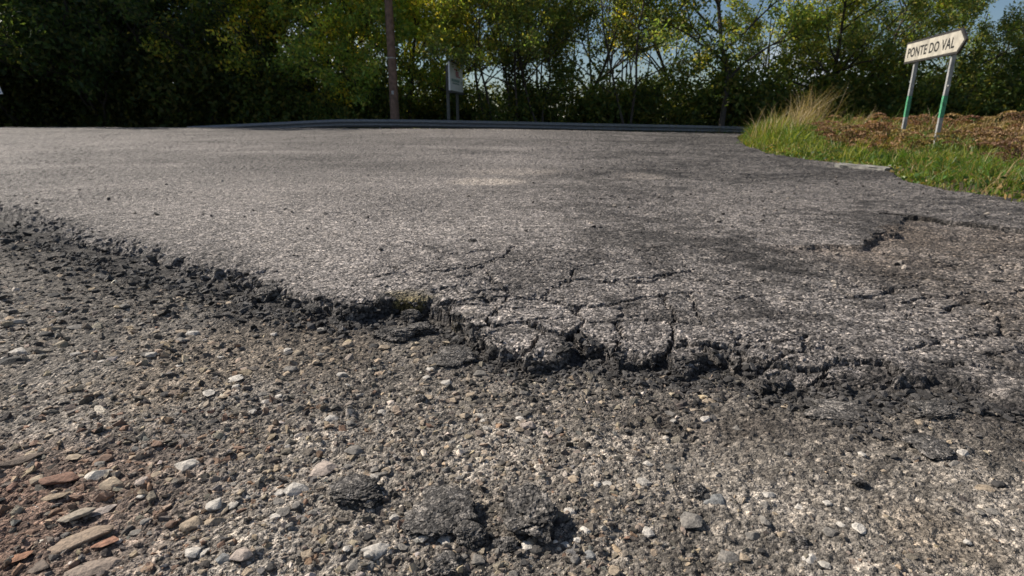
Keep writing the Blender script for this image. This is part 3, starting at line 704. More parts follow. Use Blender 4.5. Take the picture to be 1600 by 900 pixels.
while s < TOT-0.2:
    p = rail_at(s); a = rail_at(min(s+0.3, TOT))-p; ang = math.atan2(a[1], a[0])
    if POSTME is None:
        bm = bmesh.new()
        for bx_, by_, w_, d_ in ((0, 0, 0.006, 0.10), (0.03, 0.05, 0.06, 0.006), (0.03, -0.05, 0.06, 0.006)):
            ret = bmesh.ops.create_cube(bm, size=1); bmesh.ops.transform(bm, matrix=Matrix.Translation((bx_, by_, -0.6)) @ Matrix.Diagonal((w_, d_, 1.2, 1)), verts=ret['verts'])
        POSTME = bpy.data.meshes.new('rail_post'); bm.to_mesh(POSTME); bm.free(); POSTME.materials.append(M_GALVD)
    q = link('rail_post', POSTME, gr); q.location = Vector(tuple(p))-gl+Vector((-0.08*math.sin(ang)*-1*-1, 0.10, -0.03)); q.rotation_euler = (0, 0, ang)
    s += 2.0

# ------------------------------------------------------------------ generic tube
def tube(pts, rad, n=8, close=True):
    pts = [np.asarray(p, float) for p in pts]; v, f = [], []
    for k, p in enumerate(pts):
        d = pts[min(k+1, len(pts)-1)]-pts[max(k-1, 0)]; d = d/np.linalg.norm(d)
        a = np.cross(d, (0.31, 0.2, 0.93) if abs(d[2]) < 0.9 else (1, 0, 0)); a /= np.linalg.norm(a); b = np.cross(d, a)
        for j in range(n):
            t = 2*math.pi*j/n; v.append(p + rad[k]*(a*math.cos(t)+b*math.sin(t)))
    for k in range(len(pts)-1):
        for j in range(n):
            j2 = (j+1) % n; f.append((k*n+j, k*n+j2, (k+1)*n+j2, (k+1)*n+j))
    return np.array(v), np.array(f)
class Bag:
    def __init__(s): s.v = []; s.f = []; s.c = []; s.n = 0
    def add(s, v, f, c=None):
        s.v.append(v); s.f.append(np.asarray(f)+s.n); s.n += len(v)
        if c is not None: s.c.append(c)
    def mesh(s, name, mat, smooth=False):
        return mesh_np(name, np.concatenate(s.v), [np.concatenate([f for f in s.f if f.shape[1] == k]) for k in (3, 4) if any(f.shape[1] == k for f in s.f)], mat, np.concatenate(s.c) if s.c else None, smooth)
def bx(name, cx, cy, cz, w, d, h, mat, parent, bev=0.0):
    bm = bmesh.new(); ret = bmesh.ops.create_cube(bm, size=1)
    bmesh.ops.transform(bm, matrix=Matrix.Translation((cx, cy, cz)) @ Matrix.Diagonal((w, d, h, 1)), verts=bm.verts[:])
    if bev: bmesh.ops.bevel(bm, geom=bm.edges[:], offset=bev, segments=2, affect='EDGES')
    return bm_obj(name, bm, mat, parent)

# ------------------------------------------------------------------ utility pole
M_POLE = plain('pole_wood', (0.19, 0.12, 0.09), 0.85, 0, 0.4, 6, 0.4)
pb = at_y(617, 183, 25.5); zb_ = terrain_z(pb[0], pb[1])
pole = link('utility_pole', None); pole.location = (pb[0], pb[1], zb_); tag(pole, 'tall brown wooden utility pole behind the guardrail', 'utility pole')
v, f = tube([(0, 0, -0.4), (0, 0, 1.5), (0.01, 0, 4), (0, 0, 7), (0, 0, 10)], [0.205, 0.195, 0.175, 0.155, 0.135], 16)
link('shaft', mesh_np('shaft', v, f, M_POLE, smooth=True), pole)
v, f = tube([(0, 0, 3.45), (0, 0, 3.49)], [0.186, 0.186], 16); link('metal_band', mesh_np('metal_band', v, f, M_GALVD, smooth=True), pole)
bx('number_plate', 0.0, -0.19, 2.1, 0.10, 0.006, 0.14, M_GALVD, pole)

# ------------------------------------------------------------------ direction sign
M_FACE = plain('sign_face', (0.42, 0.385, 0.32), 0.55, 0, 0.3, 7)
M_RIM = plain('sign_rim', (0.045, 0.042, 0.04), 0.5, 0.2, 0.2, 12)
M_BLACK = plain('black_paint', (0.02, 0.02, 0.02), 0.5, 0, 0.2, 20)
M_POST = plain('post_steel', (0.33, 0.33, 0.32), 0.6, 0.2, 0.25, 16)
M_GREEN = plain('green_paint', (0.07, 0.27, 0.14), 0.6, 0, 0.5, 30)
SZ = 1.40                                                              # height of the lower edge of the board
pl_ = at_z(1426.5, 98.5, SZ); pr_ = at_z(1484.5, 87.0, SZ)
dirn = (pr_-pl_)[:2]; dirn /= np.linalg.norm(dirn); nrm = np.array([dirn[1], -dirn[0]])
if nrm[0] > 0: nrm = -nrm                                              # faces the road, to the left
gzl = float(road_base(pl_[0], pl_[1]))
sg = link('direction_sign', None); sg.location = (pl_[0]-nrm[0]*0.045, pl_[1]-nrm[1]*0.045, 0.0)
ang = math.atan2(dirn[1], dirn[0]); sg.rotation_euler = (0, 0, ang)
tag(sg, 'cream arrow sign reading PONTE DO VAL on two grey and green posts', 'sign')
def plane_st(u, v):                                                    # pixel -> (along board, height) on the board's plane
    d = ray(u, v); o = np.array([0, 0, H]); n3_ = np.array([nrm[0], nrm[1], 0]); t = ((pl_-o)@n3_)/(d@n3_); q = o+d*t
    return (q-pl_)[:2]@dirn, q[2]
sl, zt = plane_st(1420, 70.0); sl2, zb2 = plane_st(1415.5, 97.0); st_, _ = plane_st(1503.5, 53.5); stip, ztip = plane_st(1509, 62.5); sb_, _ = plane_st(1495.5, 82.0)
SL = 0.5*(sl+sl2); SB = 0.5*(st_+sb_); SR = max(stip, SB+0.12); HB = zt-zb2; ZB = zb2
print('sign: board', round(SR-SL, 2), 'x', round(HB, 2), 'posts apart', round(float(np.linalg.norm((pr_-pl_)[:2])), 2), 'at', pl_, pr_)
fr = 1 if (nrm[0]*-dirn[1]+nrm[1]*dirn[0]) > 0 else -1                   # sign of local y that faces the road
def prism(name, poly, y0, y1, mat, parent, bev=0.0):
    bm = bmesh.new(); a = [bm.verts.new((s_, y0, z_)) for s_, z_ in poly]; b = [bm.verts.new((s_, y1, z_)) for s_, z_ in poly]
    bm.faces.new(a); bm.faces.new(b[::-1]); n_ = len(poly)
    for k in range(n_): bm.faces.new((a[k], b[k], b[(k+1) % n_], a[(k+1) % n_]))
    bmesh.ops.recalc_face_normals(bm, faces=bm.faces[:])
    if bev: bmesh.ops.bevel(bm, geom=bm.edges[:], offset=bev, segments=2, affect='EDGES')
    return bm_obj(name, bm, mat, parent)
m_ = 0.034
outer = [(SL-m_, ZB-m_), (SB+m_*0.6, ZB-m_), (SR+m_*1.4, ZB+HB*0.5), (SB+m_*0.6, ZB+HB+m_), (SL-m_, ZB+HB+m_)]
inner = [(SL, ZB), (SB, ZB), (SR, ZB+HB*0.5), (SB, ZB+HB), (SL, ZB+HB)]
prism('board_box', outer, 0.028*fr, 0.062*fr, M_RIM, sg, 0.004)
face = prism('sign_face', inner, 0.062*fr, 0.0655*fr, M_FACE, sg)
fc = bpy.data.curves.new('lettering', 'FONT'); fc.body = 'PONTE DO VAL'; fc.size = 1.0; fc.offset = 0.022; fc.space_character = 1.08; fc.space_word = 1.0; fc.resolution_u = 3
fo = bpy.data.objects.new('lettering_src', fc); C.objects.link(fo); bpy.context.view_layer.update()
tm = bpy.data.meshes.new_from_object(fo.evaluated_get(bpy.context.evaluated_depsgraph_get())); bpy.data.objects.remove(fo)
tv = np.array([q.co[:] for q in tm.vertices]); mn, mxv = tv.min(0), tv.max(0)
tw = (SB-SL)*0.90; thh = HB*0.56
fx = (tv[:, 0]-mn[0])/(mxv[0]-mn[0]); fz = (tv[:, 1]-mn[1])/(mxv[1]-mn[1])
xl = SL+(SB-SL)*0.045+fx*tw if True else 0
if fr > 0: xl = (SL+SB) - xl + 0.0                                       # mirror when the face looks along +y
tm.vertices.foreach_set('co', np.stack([xl, np.full(len(tv), 0.0675*fr), ZB+HB*0.2+fz*thh], -1).astype(np.float32).ravel())
tc_ = np.array([q.co[:] for q in tm.vertices]); par = list(range(len(tc_)))
def root_(a):
    while par[a] != a: par[a] = par[par[a]]; a = par[a]
    return a
for e in tm.edges: par[root_(e.vertices[0])] = root_(e.vertices[1])
isl = {}
for p in tm.polygons: isl.setdefault(root_(p.vertices[0]), []).append(list(p.vertices))
for ps in sorted(isl.values(), key=lambda q: tc_[q[0][0]][0]):
    use = sorted({i for p in ps for i in p}); ix_ = {a: k for k, a in enumerate(use)}
    lm = bpy.data.meshes.new('letter'); lm.from_pydata([tuple(tc_[i]) for i in use], [], [[ix_[i] for i in p] for p in ps]); lm.materials.append(M_BLACK); link('letter', lm, face)
PW, PD = 0.075, 0.052
pdist = float(np.linalg.norm((pr_-pl_)[:2]))
for s_, zbase, gtop, gbot in ((0.0, plane_st(1404,208)[1]-0.35, plane_st(1415,150)[1], plane_st(1409,183)[1]), (pdist, plane_st(1449,236)[1]-0.35, plane_st(1466,150)[1], plane_st(1458,184)[1])):
    po = bx('post', s_, 0, (zbase+ZB+HB*0.8)/2, PD, PD, ZB+HB*0.8-zbase, M_POST, sg, 0.003)
    bx('green_band', s_, 0, (gtop+gbot)/2, PD+0.004, PD+0.004, abs(gtop-gbot), M_GREEN, po, 0.002)
    bx('bracket', s_, 0.012*fr, ZB+HB*0.5, PD+0.02, PD+0.024, 0.04, M_GALVD, po)
    if s_ > 0: bx('clip', s_+0.035, 0.0, plane_st(1476,134)[1], 0.07, 0.03, 0.022, M_POST, po)

# ------------------------------------------------------------------ white board behind the rail, blue sign at the frame edge
M_WHITE = plain('white_board', (0.82, 0.82, 0.82), 0.5, 0, 0.08, 4)
M_REDP = plain('red_print', (0.42, 0.05, 0.06), 0.5, 0, 0.2, 8); M_GREYP = plain('green_print', (0.16, 0.27, 0.24), 0.5, 0, 0.25, 8)
M_OLD = plain('weathered_post', (0.10, 0.10, 0.09), 0.8, 0, 0.3, 10)
bb = link('notice_board', None); ya, yb_ = 24.9, 27.6
A = at_y(701, 96, ya); B = at_y(702.5, 141, ya); Cc = at_y(721.5, 104.5, yb_); Dd = at_y(721.5, 149, yb_)
dr = (Cc-A)[:2]; LW = float(np.linalg.norm(dr)); dr /= LW; HT = A[2]-B[2]
bb.location = (A[0], A[1], B[2]); bb.rotation_euler = (0, 0, math.atan2(dr[1], dr[0])); tag(bb, 'tall white notice board with red emblem on two posts behind the guardrail', 'notice board')
print('board', LW, HT, 'base z', B[2])
bx('panel', LW/2, 0, HT/2, LW, 0.06, HT, M_WHITE, bb, 0.005)
bx('bottom_rim', LW/2, -0.02, -0.05, LW, 0.14, 0.10, M_RIM, bb, 0.006); bx('top_rim', LW/2, -0.02, HT+0.05, LW, 0.14, 0.10, M_RIM, bb, 0.006)
z0_ = terrain_z(A[0], A[1]) - B[2]
for s_ in (0.12*LW, 0.82*LW): bx('post', s_, 0.14, (z0_-0.3+HT*0.9)/2, 0.12, 0.12, HT*0.9-z0_+0.3, M_OLD, bb)
bx('emblem', 0.55*LW, -0.036, 0.66*HT, 0.22*LW, 0.01, 0.17*HT, M_REDP, bb); em = bb.children[-1]
for o in [o for o in bb.children if o.name.startswith('emblem')]:
    bx('emblem_head', 0.46*LW, -0.036, 0.79*HT, 0.26*LW, 0.012, 0.05*HT, M_REDP, o); bx('emblem_foot', 0.62*LW, -0.036, 0.55*HT, 0.30*LW, 0.012, 0.05*HT, M_REDP, o)
bx('print_line', 0.42*LW, -0.036, 0.385*HT, 0.60*LW, 0.010, 0.10*HT, M_GREYP, bb); bx('print_line', 0.44*LW, -0.036, 0.28*HT, 0.52*LW, 0.010, 0.05*HT, M_GREYP, bb)
bx('print_line', 0.86*LW, -0.036, 0.36*HT, 0.07*LW, 0.010, 0.12*HT, M_GREYP, bb)

M_BLUE = plain('blue_sign', (0.03, 0.06, 0.32), 0.5, 0, 0.1, 6)
q = at_y(4.5, 147, 23.0); bs = link('blue_sign', None); bs.location = (q[0], q[1], q[2]); bs.rotation_euler = (0, 0, 0.35); tag(bs, 'blue sign with white border cut off by the left frame edge', 'sign')
prism('white_plate', [(-0.9, 0.0), (0.0, 0.0), (-0.13, 0.86), (-0.9, 0.86)], 0, 0.02, M_WHITE, bs)
prism('blue_panel', [(-0.85, 0.05), (-0.06, 0.05), (-0.175, 0.81), (-0.85, 0.81)], -0.004, 0.001, M_BLUE, bs)
bx('post', -0.45, 0.06, (terrain_z(q[0], q[1])-q[2]-0.3+0.7)/2, 0.06, 0.06, 0.7-(terrain_z(q[0], q[1])-q[2]-0.3), M_GALVD, bs)

# ------------------------------------------------------------------ concrete slab at the verge
M_CONC = plain('concrete', (0.19, 0.18, 0.16), 0.9, 0, 0.4, 22, 0.5)
ca = on_road(1303, 261); cb = on_road(1388, 267); cdir = cb-ca; cl_ = float(np.linalg.norm(cdir[:2])); cz = float(road_base(ca[0], ca[1]))
cs = bx('concrete_slab', cl_/2, 0.06, 0.016, cl_*0.95, 0.20, 0.05, M_CONC, None, 0.008)
bm = bmesh.new(); bm.from_mesh(cs.data); bmesh.ops.subdivide_edges(bm, edges=[e for e in bm.edges if e.calc_length() > 0.1], cuts=7, use_grid_fill=True)
rs_ = np.random.default_rng(5)
for q in bm.verts: q.co += Vector((rs_.normal(0, .004), rs_.normal(0, .006), rs_.normal(0, .004)))
bm.to_mesh(cs.data); bm.free()
cs.location = (ca[0], ca[1], cz); cs.rotation_euler = (0.02, 0.03, math.atan2(cdir[1], cdir[0])); tag(cs, 'narrow pale concrete slab at the edge of the grass verge', 'concrete slab')

# ------------------------------------------------------------------ plants: materials
def leaf_mat(name, transl=0.55, use_obj=True, rough=0.5):
    m, n, l, b = mat_new(name)
    at = N(n, 'Attribute', attribute_name='Col').outputs['Color']; c = at
    if use_obj:
        oi = N(n, 'ObjectInfo'); c = mixc(n, l, 'MULTIPLY', 1.0, at, oi.outputs['Color'])
    l.new(c, b.inputs['Base Color']); b.inputs['Roughness'].default_value = rough; b.inputs['Specular IOR Level'].default_value = 0.3
    t = N(n, 'BsdfTranslucent'); tcx = mixc(n, l, 'MULTIPLY', 1.0, c, (1.35, 1.4, 0.6)); l.new(tcx, t.inputs['Color'])
    mx = N(n, 'MixShader'); mx.inputs[0].default_value = transl
    l.new(b.outputs[0], mx.inputs[1]); l.new(t.outputs[0], mx.inputs[2]); l.new(mx.outputs[0], n['Material Output'].inputs['Surface'])
    return m
M_LEAF = leaf_mat('leaf'); M_GRASS = leaf_mat('grass_blade', 0.4, False, 0.45); M_FERN = leaf_mat('bracken_leaf', 0.3, True, 0.7)
M_BARK = plain('bark', (0.06, 0.05, 0.042), 0.9, 0, 0.4, 12, 0.6)

# ------------------------------------------------------------------ grass verge
def blades(px, py, pz, hgt, lean, col, width, r, segs=3):
    n = len(px); az = r.uniform(0, 2*np.pi, n); la = r.uniform(0, 2*np.pi, n)
    t = np.linspace(0, 1, segs+1); V = np.zeros((n, segs*2+1, 3)); K = np.zeros((n, segs*2+1, 3))
    for k, tt in enumerate(t):
        ox = lean*hgt*tt**2; cx = px+ox*np.cos(la); cy = py+ox*np.sin(la); cz = pz+hgt*tt*(1-0.35*lean*tt)
        w = width*(1-tt)**0.7/2
        sh = col*0.95
        if k < segs:
            V[:, 2*k] = np.stack([cx-w*np.cos(az), cy-w*np.sin(az), cz], -1); V[:, 2*k+1] = np.stack([cx+w*np.cos(az), cy+w*np.sin(az), cz], -1); K[:, 2*k] = sh; K[:, 2*k+1] = sh
        else: V[:, 2*segs] = np.stack([cx, cy, cz], -1); K[:, 2*segs] = sh
    m = segs*2+1; base = (np.arange(n)*m)[:, None]
    Q = np.concatenate([base+np.array([[2*k, 2*k+1, 2*k+3, 2*k+2]]) for k in range(segs-1)]); T3 = base+np.array([[2*segs-2, 2*segs-1, 2*segs]])
    return V.reshape(-1, 3), Q, T3, K.reshape(-1, 3)
def verge_z(x, y): return net(x, y, surf_bed)
r = np.random.default_rng(90)
VX = np.array([p[0] for p in VERGE]); VY = np.array([p[1] for p in VERGE])
n = 150000; gx_ = r.uniform(3.5, 14, n); gy_ = r.uniform(3.2, 17.5, n)
ok = inside(gx_+0.35*(fbm(gx_*2.2, gy_*2.2, 3, 161)-0.5)+0.05, gy_+0.5*(fbm(gx_*2.2+5, gy_*2.2, 3, 162)-0.5), VERGE_POLY) & (gx_/gy_ < 1.12); gx_, gy_ = gx_[ok], gy_[ok]
dd = seg_dist(gx_, gy_, VERGE)
dens = np.exp(-dd/1.7)*(0.35+1.2*fbm(gx_*1.1, gy_*1.1, 3, 151)); ok = r.random(len(gx_)) < dens*1.3; gx_, gy_, dd = gx_[ok], gy_[ok], dd[ok]
gx_, gy_, dd = gx_[:24000], gy_[:24000], dd[:24000]
tus = r.integers(0, len(gx_), 420); tcx_, tcy_ = gx_[tus], gy_[tus]; pick = r.integers(0, 420, 15000)
ex, ey = tcx_[pick]+r.normal(0, 0.07, 15000), tcy_[pick]+r.normal(0, 0.07, 15000); istus = np.concatenate([np.zeros(len(gx_), int), 1+pick])
gx_, gy_ = np.concatenate([gx_, ex]), np.concatenate([gy_, ey]); dd = seg_dist(gx_, gy_, VERGE)
nn = fbm(gx_*1.4, gy_*1.4, 3, 153); n = len(gx_)
green = np.array([0.10, 0.175, 0.028]); yell = np.array([0.24, 0.25, 0.045]); straw = np.array([0.30, 0.225, 0.11]); deep = np.array([0.035, 0.085, 0.018])
sel = r.random(n); strawp = np.clip(0.06+0.3*sst(0.9, 2.2, dd)+0.4*np.exp(-dd/0.08), 0, 0.7)
col = np.where((sel < strawp)[:, None], straw, np.where((sel < strawp+0.28)[:, None], yell, np.where((nn > 0.52)[:, None], green, deep*0.5+green*0.5)))
col = col*r.uniform(0.7, 1.3, (n, 1))
tipw = sst(9.0, 11.5, gy_); tuf = istus > 0; th_ = r.uniform(0.5, 1.5, 421)[istus]; tcl = np.array([green*1.1, yell, yell*1.2, straw, green*0.7])[r.integers(0, 5, 421)[istus]]
col = np.where(tuf[:, None] & (r.random((n, 1)) < 0.75), tcl*r.uniform(0.75, 1.25, (n, 1)), col)
clump = sst(0.35, 0.65, fbm(gx_*3.1, gy_*3.1, 2, 157))
hg = (0.07+0.16*r.random(n)**1.5)*(0.3+0.7*nn+0.6*clump)*(1+0.9*tipw)*np.where(tuf, th_, 0.8)*np.clip(0.35+dd/0.45, 0.35, 1.1)
V, Q, T3, K = blades(gx_, gy_, verge_z(gx_, gy_)-0.01, hg, r.uniform(0.2, 1.1, n), col, 0.006+0.005*r.random(n)+0.0005*gy_, r)
nw = 9000; ix_ = r.integers(0, n, nw); cx_ = np.stack([gx_[ix_], gy_[ix_], verge_z(gx_[ix_], gy_[ix_])+hg[ix_]*r.uniform(0.1, 0.6, nw)], -1)
a_ = r.normal(size=(nw, 3)); a_ /= np.linalg.norm(a_, axis=1)[:, None]; b_ = np.cross(a_, r.normal(size=(nw, 3))); b_ /= np.linalg.norm(b_, axis=1)[:, None]; s_ = (0.012+0.022*r.random((nw, 1)))
VW = np.stack([cx_-a_*s_, cx_+b_*s_*.6, cx_+a_*s_, cx_-b_*s_*.6], 1).reshape(-1, 3); QW = (np.arange(nw)*4)[:, None]+np.array([[0, 1, 2, 3]])+len(V)
kw = np.array([(0.075, 0.15, 0.03), (0.14, 0.19, 0.04), (0.05, 0.10, 0.03), (0.26, 0.17, 0.07)])[r.integers(0, 4, nw)]*r.uniform(0.7, 1.3, (nw, 1))
V = np.concatenate([V, VW]); Q = np.concatenate([Q, QW]); K = np.concatenate([K, np.repeat(kw, 4, 0)])
gme = mesh_np('grass', V, [Q, T3], M_GRASS, K); tag(link('grass', gme), 'bright green and straw grass covering the verge under the arrow sign', 'grass', kind='stuff')

def dry_tuft(u, v, hgt, nb, spread, label, colr=(0.36, 0.27, 0.14), lean0=(0.15, 0), name='dry_grass_tuft'):
    p = on_road(u, v); x0, y0 = p[0], p[1]; r = np.random.default_rng(int(u*7+v))
    px = x0+r.normal(0, spread, nb); py = y0+r.normal(0, spread, nb); hh = hgt*r.uniform(0.45, 1.05, nb)
    t = np.linspace(0, 1, 6); b = Bag()
    V, Q, T3, K = blades(px*0+r.normal(0, spread, nb), r.normal(0, spread, nb), np.zeros(nb)-0.02, hh, r.uniform(0.15, 0.7, nb), np.array(colr)[None]*r.uniform(0.7, 1.25, (nb, 1)), 0.010+0.006*r.random(nb), r, 4)
    V[:, 0] += lean0[0]*V[:, 2]*1.2
    name = 'weed_tuft' if 'weed' in label else name
    o = link(name, mesh_np(name, V, [Q, T3], M_GRASS, K)); o.location = (x0, y0, float(verge_z(np.array([x0]), np.array([y0]))[0]))
    return tag(o, label, 'grass tuft', 'grass tufts on the verge')
dry_tuft(1245, 222, 1.25, 190, 0.22, 'tallest straw-coloured dry grass tuft at the tip of the verge', lean0=(0.35, 0))
dry_tuft(1225, 225, 0.8, 130, 0.25, 'shorter dry grass tuft left of the tallest straw tuft')
dry_tuft(1335, 228, 0.75, 40, 0.15, 'thin dry grass stalks midway between the straw tuft and the sign', lean0=(0.3, 0))
dry_tuft(1440, 225, 0.5, 70, 0.2, 'dry grass tuft between the two sign posts')
dry_tuft(1530, 235, 0.6, 70, 0.25, 'dry grass tuft right of the arrow sign', lean0=(0.4, 0))

GW = (0.10, 0.16, 0.035)
dry_tuft(1418, 232, 0.42, 90, 0.22, 'green weed tuft at the foot of the farther sign post', GW)
dry_tuft(1462, 246, 0.34, 90, 0.2, 'green weed tuft just right of the nearer sign post foot', GW)
dry_tuft(1380, 245, 0.30, 80, 0.13, 'green weed tuft left of the sign posts behind the slab', (0.15, 0.18, 0.04))
dry_tuft(1510, 250, 0.40, 110, 0.18, 'bushy green weed tuft right of the sign among brown bracken', GW)
dry_tuft(1560, 256, 0.36, 100, 0.18, 'yellow-green weed tuft near the right frame edge', (0.17, 0.19, 0.045))
dry_tuft(1590, 236, 0.55, 60, 0.25, 'pale dry stalks at the right frame edge of the verge', lean0=(-0.3, 0))
dry_tuft(1300, 232, 0.40, 110, 0.2, 'green weed tuft between the straw tuft and the brown bracken', (0.13, 0.18, 0.04))
# dead bracken
def bracken_mesh(seed):
    r = np.random.default_rng(seed); b = Bag()
    for k in range(9):
        az = r.uniform(0, 2*np.pi); L = r.uniform(0.45, 0.8); up = r.uniform(0.5, 1.1); m = 16
        t = np.linspace(0, 1, m); hx = L*t*math.cos(up*0.6); hz = L*(1.45*t-0.95*t*t)*up
        pts = np.stack([hx*math.cos(az), hx*math.sin(az), hz], -1); v, f = tube(pts[::3], np.linspace(0.005, 0.002, len(pts[::3])), 4)
        cst = np.array([0.16, 0.085, 0.045])*r.uniform(0.6, 1.2); b.add(v, f, np.repeat(cst[None], len(v), 0))
        for i in range(3, m):
            wl_ = 0.20*(1-(i/m))**0.8+0.03
            for sgn in (-1, 1):
                for q in range(5):
                    fr_ = (q+0.5)/5*wl_; dirp = np.array([-math.sin(az)*sgn, math.cos(az)*sgn, -0.25*r.random()])*fr_+np.array([math.cos(az), math.sin(az), 0])*fr_*0.35
                    c = pts[i]+dirp; sz = 0.022*r.uniform(0.6, 1.4); a = r.normal(size=3); a /= np.linalg.norm(a); bb_ = np.cross(a, r.normal(size=3)); bb_ /= np.linalg.norm(bb_)
                    v = np.array([c-a*sz, c+bb_*sz*0.6, c+a*sz, c-bb_*sz*0.6]); cl2 = np.array([0.215, 0.122, 0.068])*r.uniform(0.5, 1.5)
                    b.add(v, np.array([[0, 1, 2, 3]]), np.repeat(cl2[None], 4, 0))
    return b.mesh('bracken', M_FERN)
BR = [bracken_mesh(k) for k in (1, 2, 3)]
r = np.random.default_rng(95); k = 0
ORD = ['first', 'second', 'third', 'fourth', 'fifth', 'sixth', 'seventh', 'eighth', 'ninth', 'tenth', 'eleventh', 'twelfth']; cb_ = {}
for (u, v, s_) in sorted([(1290,222,.7),(1315,228,.8),(1345,232,.8),(1370,226,.9),(1372,240,.75),(1392,232,.85),(1408,240,.8),(1425,222,.85),(1485,224,.8),(1500,232,.6),(1508,236,.9),(1530,245,.7),(1545,232,.9),(1560,240,.8),(1580,230,1.0),(1590,250,.8),(1597,262,.6),(1270,215,.7),(1330,216,.9),(1400,218,1.0),(1460,222,1.0),(1520,222,1.0),(1575,218,1.1)]):
    p = on_road(u, v+6); o = link('bracken', BR[k % 3]); o.location = (p[0], p[1], float(verge_z(np.array([p[0]]), np.array([p[1]]))[0])-0.01); o.rotation_euler = (0, 0, r.uniform(0, 6)); o.scale = (s_, s_, s_*1.15)
    cbr = r.uniform(0.8, 1.4); o.color = (cbr, cbr*r.uniform(0.85, 1.3), cbr*r.uniform(0.8, 1.2), 1)
    wz = 'left of the arrow sign' if u < 1400 else 'around the feet of the arrow sign' if u < 1480 else 'right of the arrow sign'
    cb_[wz] = cb_.get(wz, 0)+1
    tag(o, ORD[cb_[wz]-1]+' dead brown bracken plant '+wz, 'bracken', 'dead bracken '+wz); k += 1

# ------------------------------------------------------------------ trees
def leaves(centres, per, sigma, size, r, cols, squash=0.8):
    n = len(centres)*per; c = np.repeat(np.asarray(centres), per, 0) + r.normal(size=(n, 3))*np.array([sigma, sigma, sigma*squash])
    a = r.normal(size=(n, 3)); a /= np.linalg.norm(a, axis=1)[:, None]; b = np.cross(a, r.normal(size=(n, 3))); b /= np.linalg.norm(b, axis=1)[:, None]
    s = size*r.uniform(0.6, 1.35, (n, 1)); nrm_ = np.cross(a, b)
    V = np.stack([c-a*s, c+b*s*0.5+nrm_*s*0.12, c+a*s, c-b*s*0.5+nrm_*s*0.12], 1).reshape(-1, 3)
    F_ = (np.arange(n)*4)[:, None]+np.array([[0, 1, 2, 3]])
    K = np.asarray(cols)[r.integers(0, len(cols), n)]*r.uniform(0.65, 1.35, (n, 1)); return V, F_, np.repeat(K, 4, 0)
def grow(r, p, d, L, rad, lvl, bag, tips, up=0.12, kids=(5, 4, 3), nseg=5, tmin=0.28):
    pts = [np.array(p)]; rads = [rad]; d = np.array(d, float)
    for k in range(nseg):
        d = d + r.normal(0, 0.13, 3) + np.array([0, 0, up]); d /= np.linalg.norm(d); pts.append(pts[-1]+d*L/nseg); rads.append(max(0.006, rad*(1-0.72*(k+1)/nseg)))
    v, f = tube(pts, rads, 6 if lvl < 2 else 4); bag.add(v, f)
    if lvl >= 2:
        for q in pts[2:]: tips.append(q)
    else: tips.append(pts[-1])
    if lvl < len(kids):
        for k in range(kids[lvl]):
            t = r.uniform(0.35, 1.0) if lvl else r.uniform(tmin, 1.0)
            i = min(int(t*nseg), nseg-1); q = pts[i]+(pts[i+1]-pts[i])*(t*nseg-i)
            az = r.uniform(0, 2*np.pi); sp_ = r.uniform(0.5, 1.1); ax = np.cross(d, (math.cos(az), math.sin(az), 0.3)); ax /= np.linalg.norm(ax)
            nd = d*math.cos(sp_)+ax*math.sin(sp_); nd[2] = abs(nd[2])*0.8
            grow(r, q, nd, L*r.uniform(0.35, 0.55)*(1.25-0.45*t), rads[i]*0.6, lvl+1, bag, tips, up if lvl else 0.02, kids, max(3, nseg-1), tmin)
GRN = [(0.074, 0.108, 0.034), (0.054, 0.084, 0.030), (0.100, 0.122, 0.036), (0.140, 0.130, 0.040), (0.040, 0.062, 0.026)]
def make_tree(seed, hgt, per, sigma, size, stems=1, kids=(9, 5, 3), tmin=0.28):
    r = np.random.default_rng(seed); bag = Bag(); tips = []
    for s_ in range(stems):
        a = r.uniform(0, 6.28); d = (0.12*math.cos(a)*(stems > 1), 0.12*math.sin(a)*(stems > 1), 1)
        grow(r, (0.12*s_*math.cos(a), 0.12*s_*math.sin(a), -0.2), d, hgt*r.uniform(0.85, 1.0), 0.015*hgt*(1 if stems == 1 else 0.6), 0, bag, tips, kids=kids, nseg=8, tmin=tmin)
    tr = bag.mesh('trunk', M_BARK, True); V, F_, K = leaves(tips, per, sigma, size, r, GRN); cr = mesh_np('crown', V, F_, M_LEAF, K)
    return tr, cr, len(tips)
TREES = [make_tree(501+k, h, p, sg_, sz_, st2, kd, tm_) for k, (h, p, sg_, sz_, st2, kd, tm_) in enumerate([
    (8.0, 8, 0.19, 0.085, 1, (20, 5, 3), 0.12), (9.0, 8, 0.19, 0.08, 1, (17, 5, 3), 0.18), (7.5, 9, 0.18, 0.075, 2, (10, 4, 3), 0.32), (9.0, 9, 0.20, 0.08, 2, (11, 4, 3), 0.32), (7.5, 9, 0.20, 0.085, 1, (22, 5, 3), 0.08), (9.0, 8, 0.18, 0.08, 1, (16, 5, 3), 0.24)])]
print('tree tips', [t[2] for t in TREES])
def plant_tree(x, y, k, s_, col, label, name='leafy_tree', cat='tree', group='trees behind the guardrail', lean=(0, 0)):
    e = link(name, None); e.location = (x, y, terrain_z(x, y)); e.scale = (s_,)*3; e.rotation_euler = (lean[0], lean[1], random.uniform(0, 6.28)); tag(e, label, cat, group)
    link('trunk', TREES[k][0], e); c = link('crown', TREES[k][1], e); c.color = (*col, 1); return e
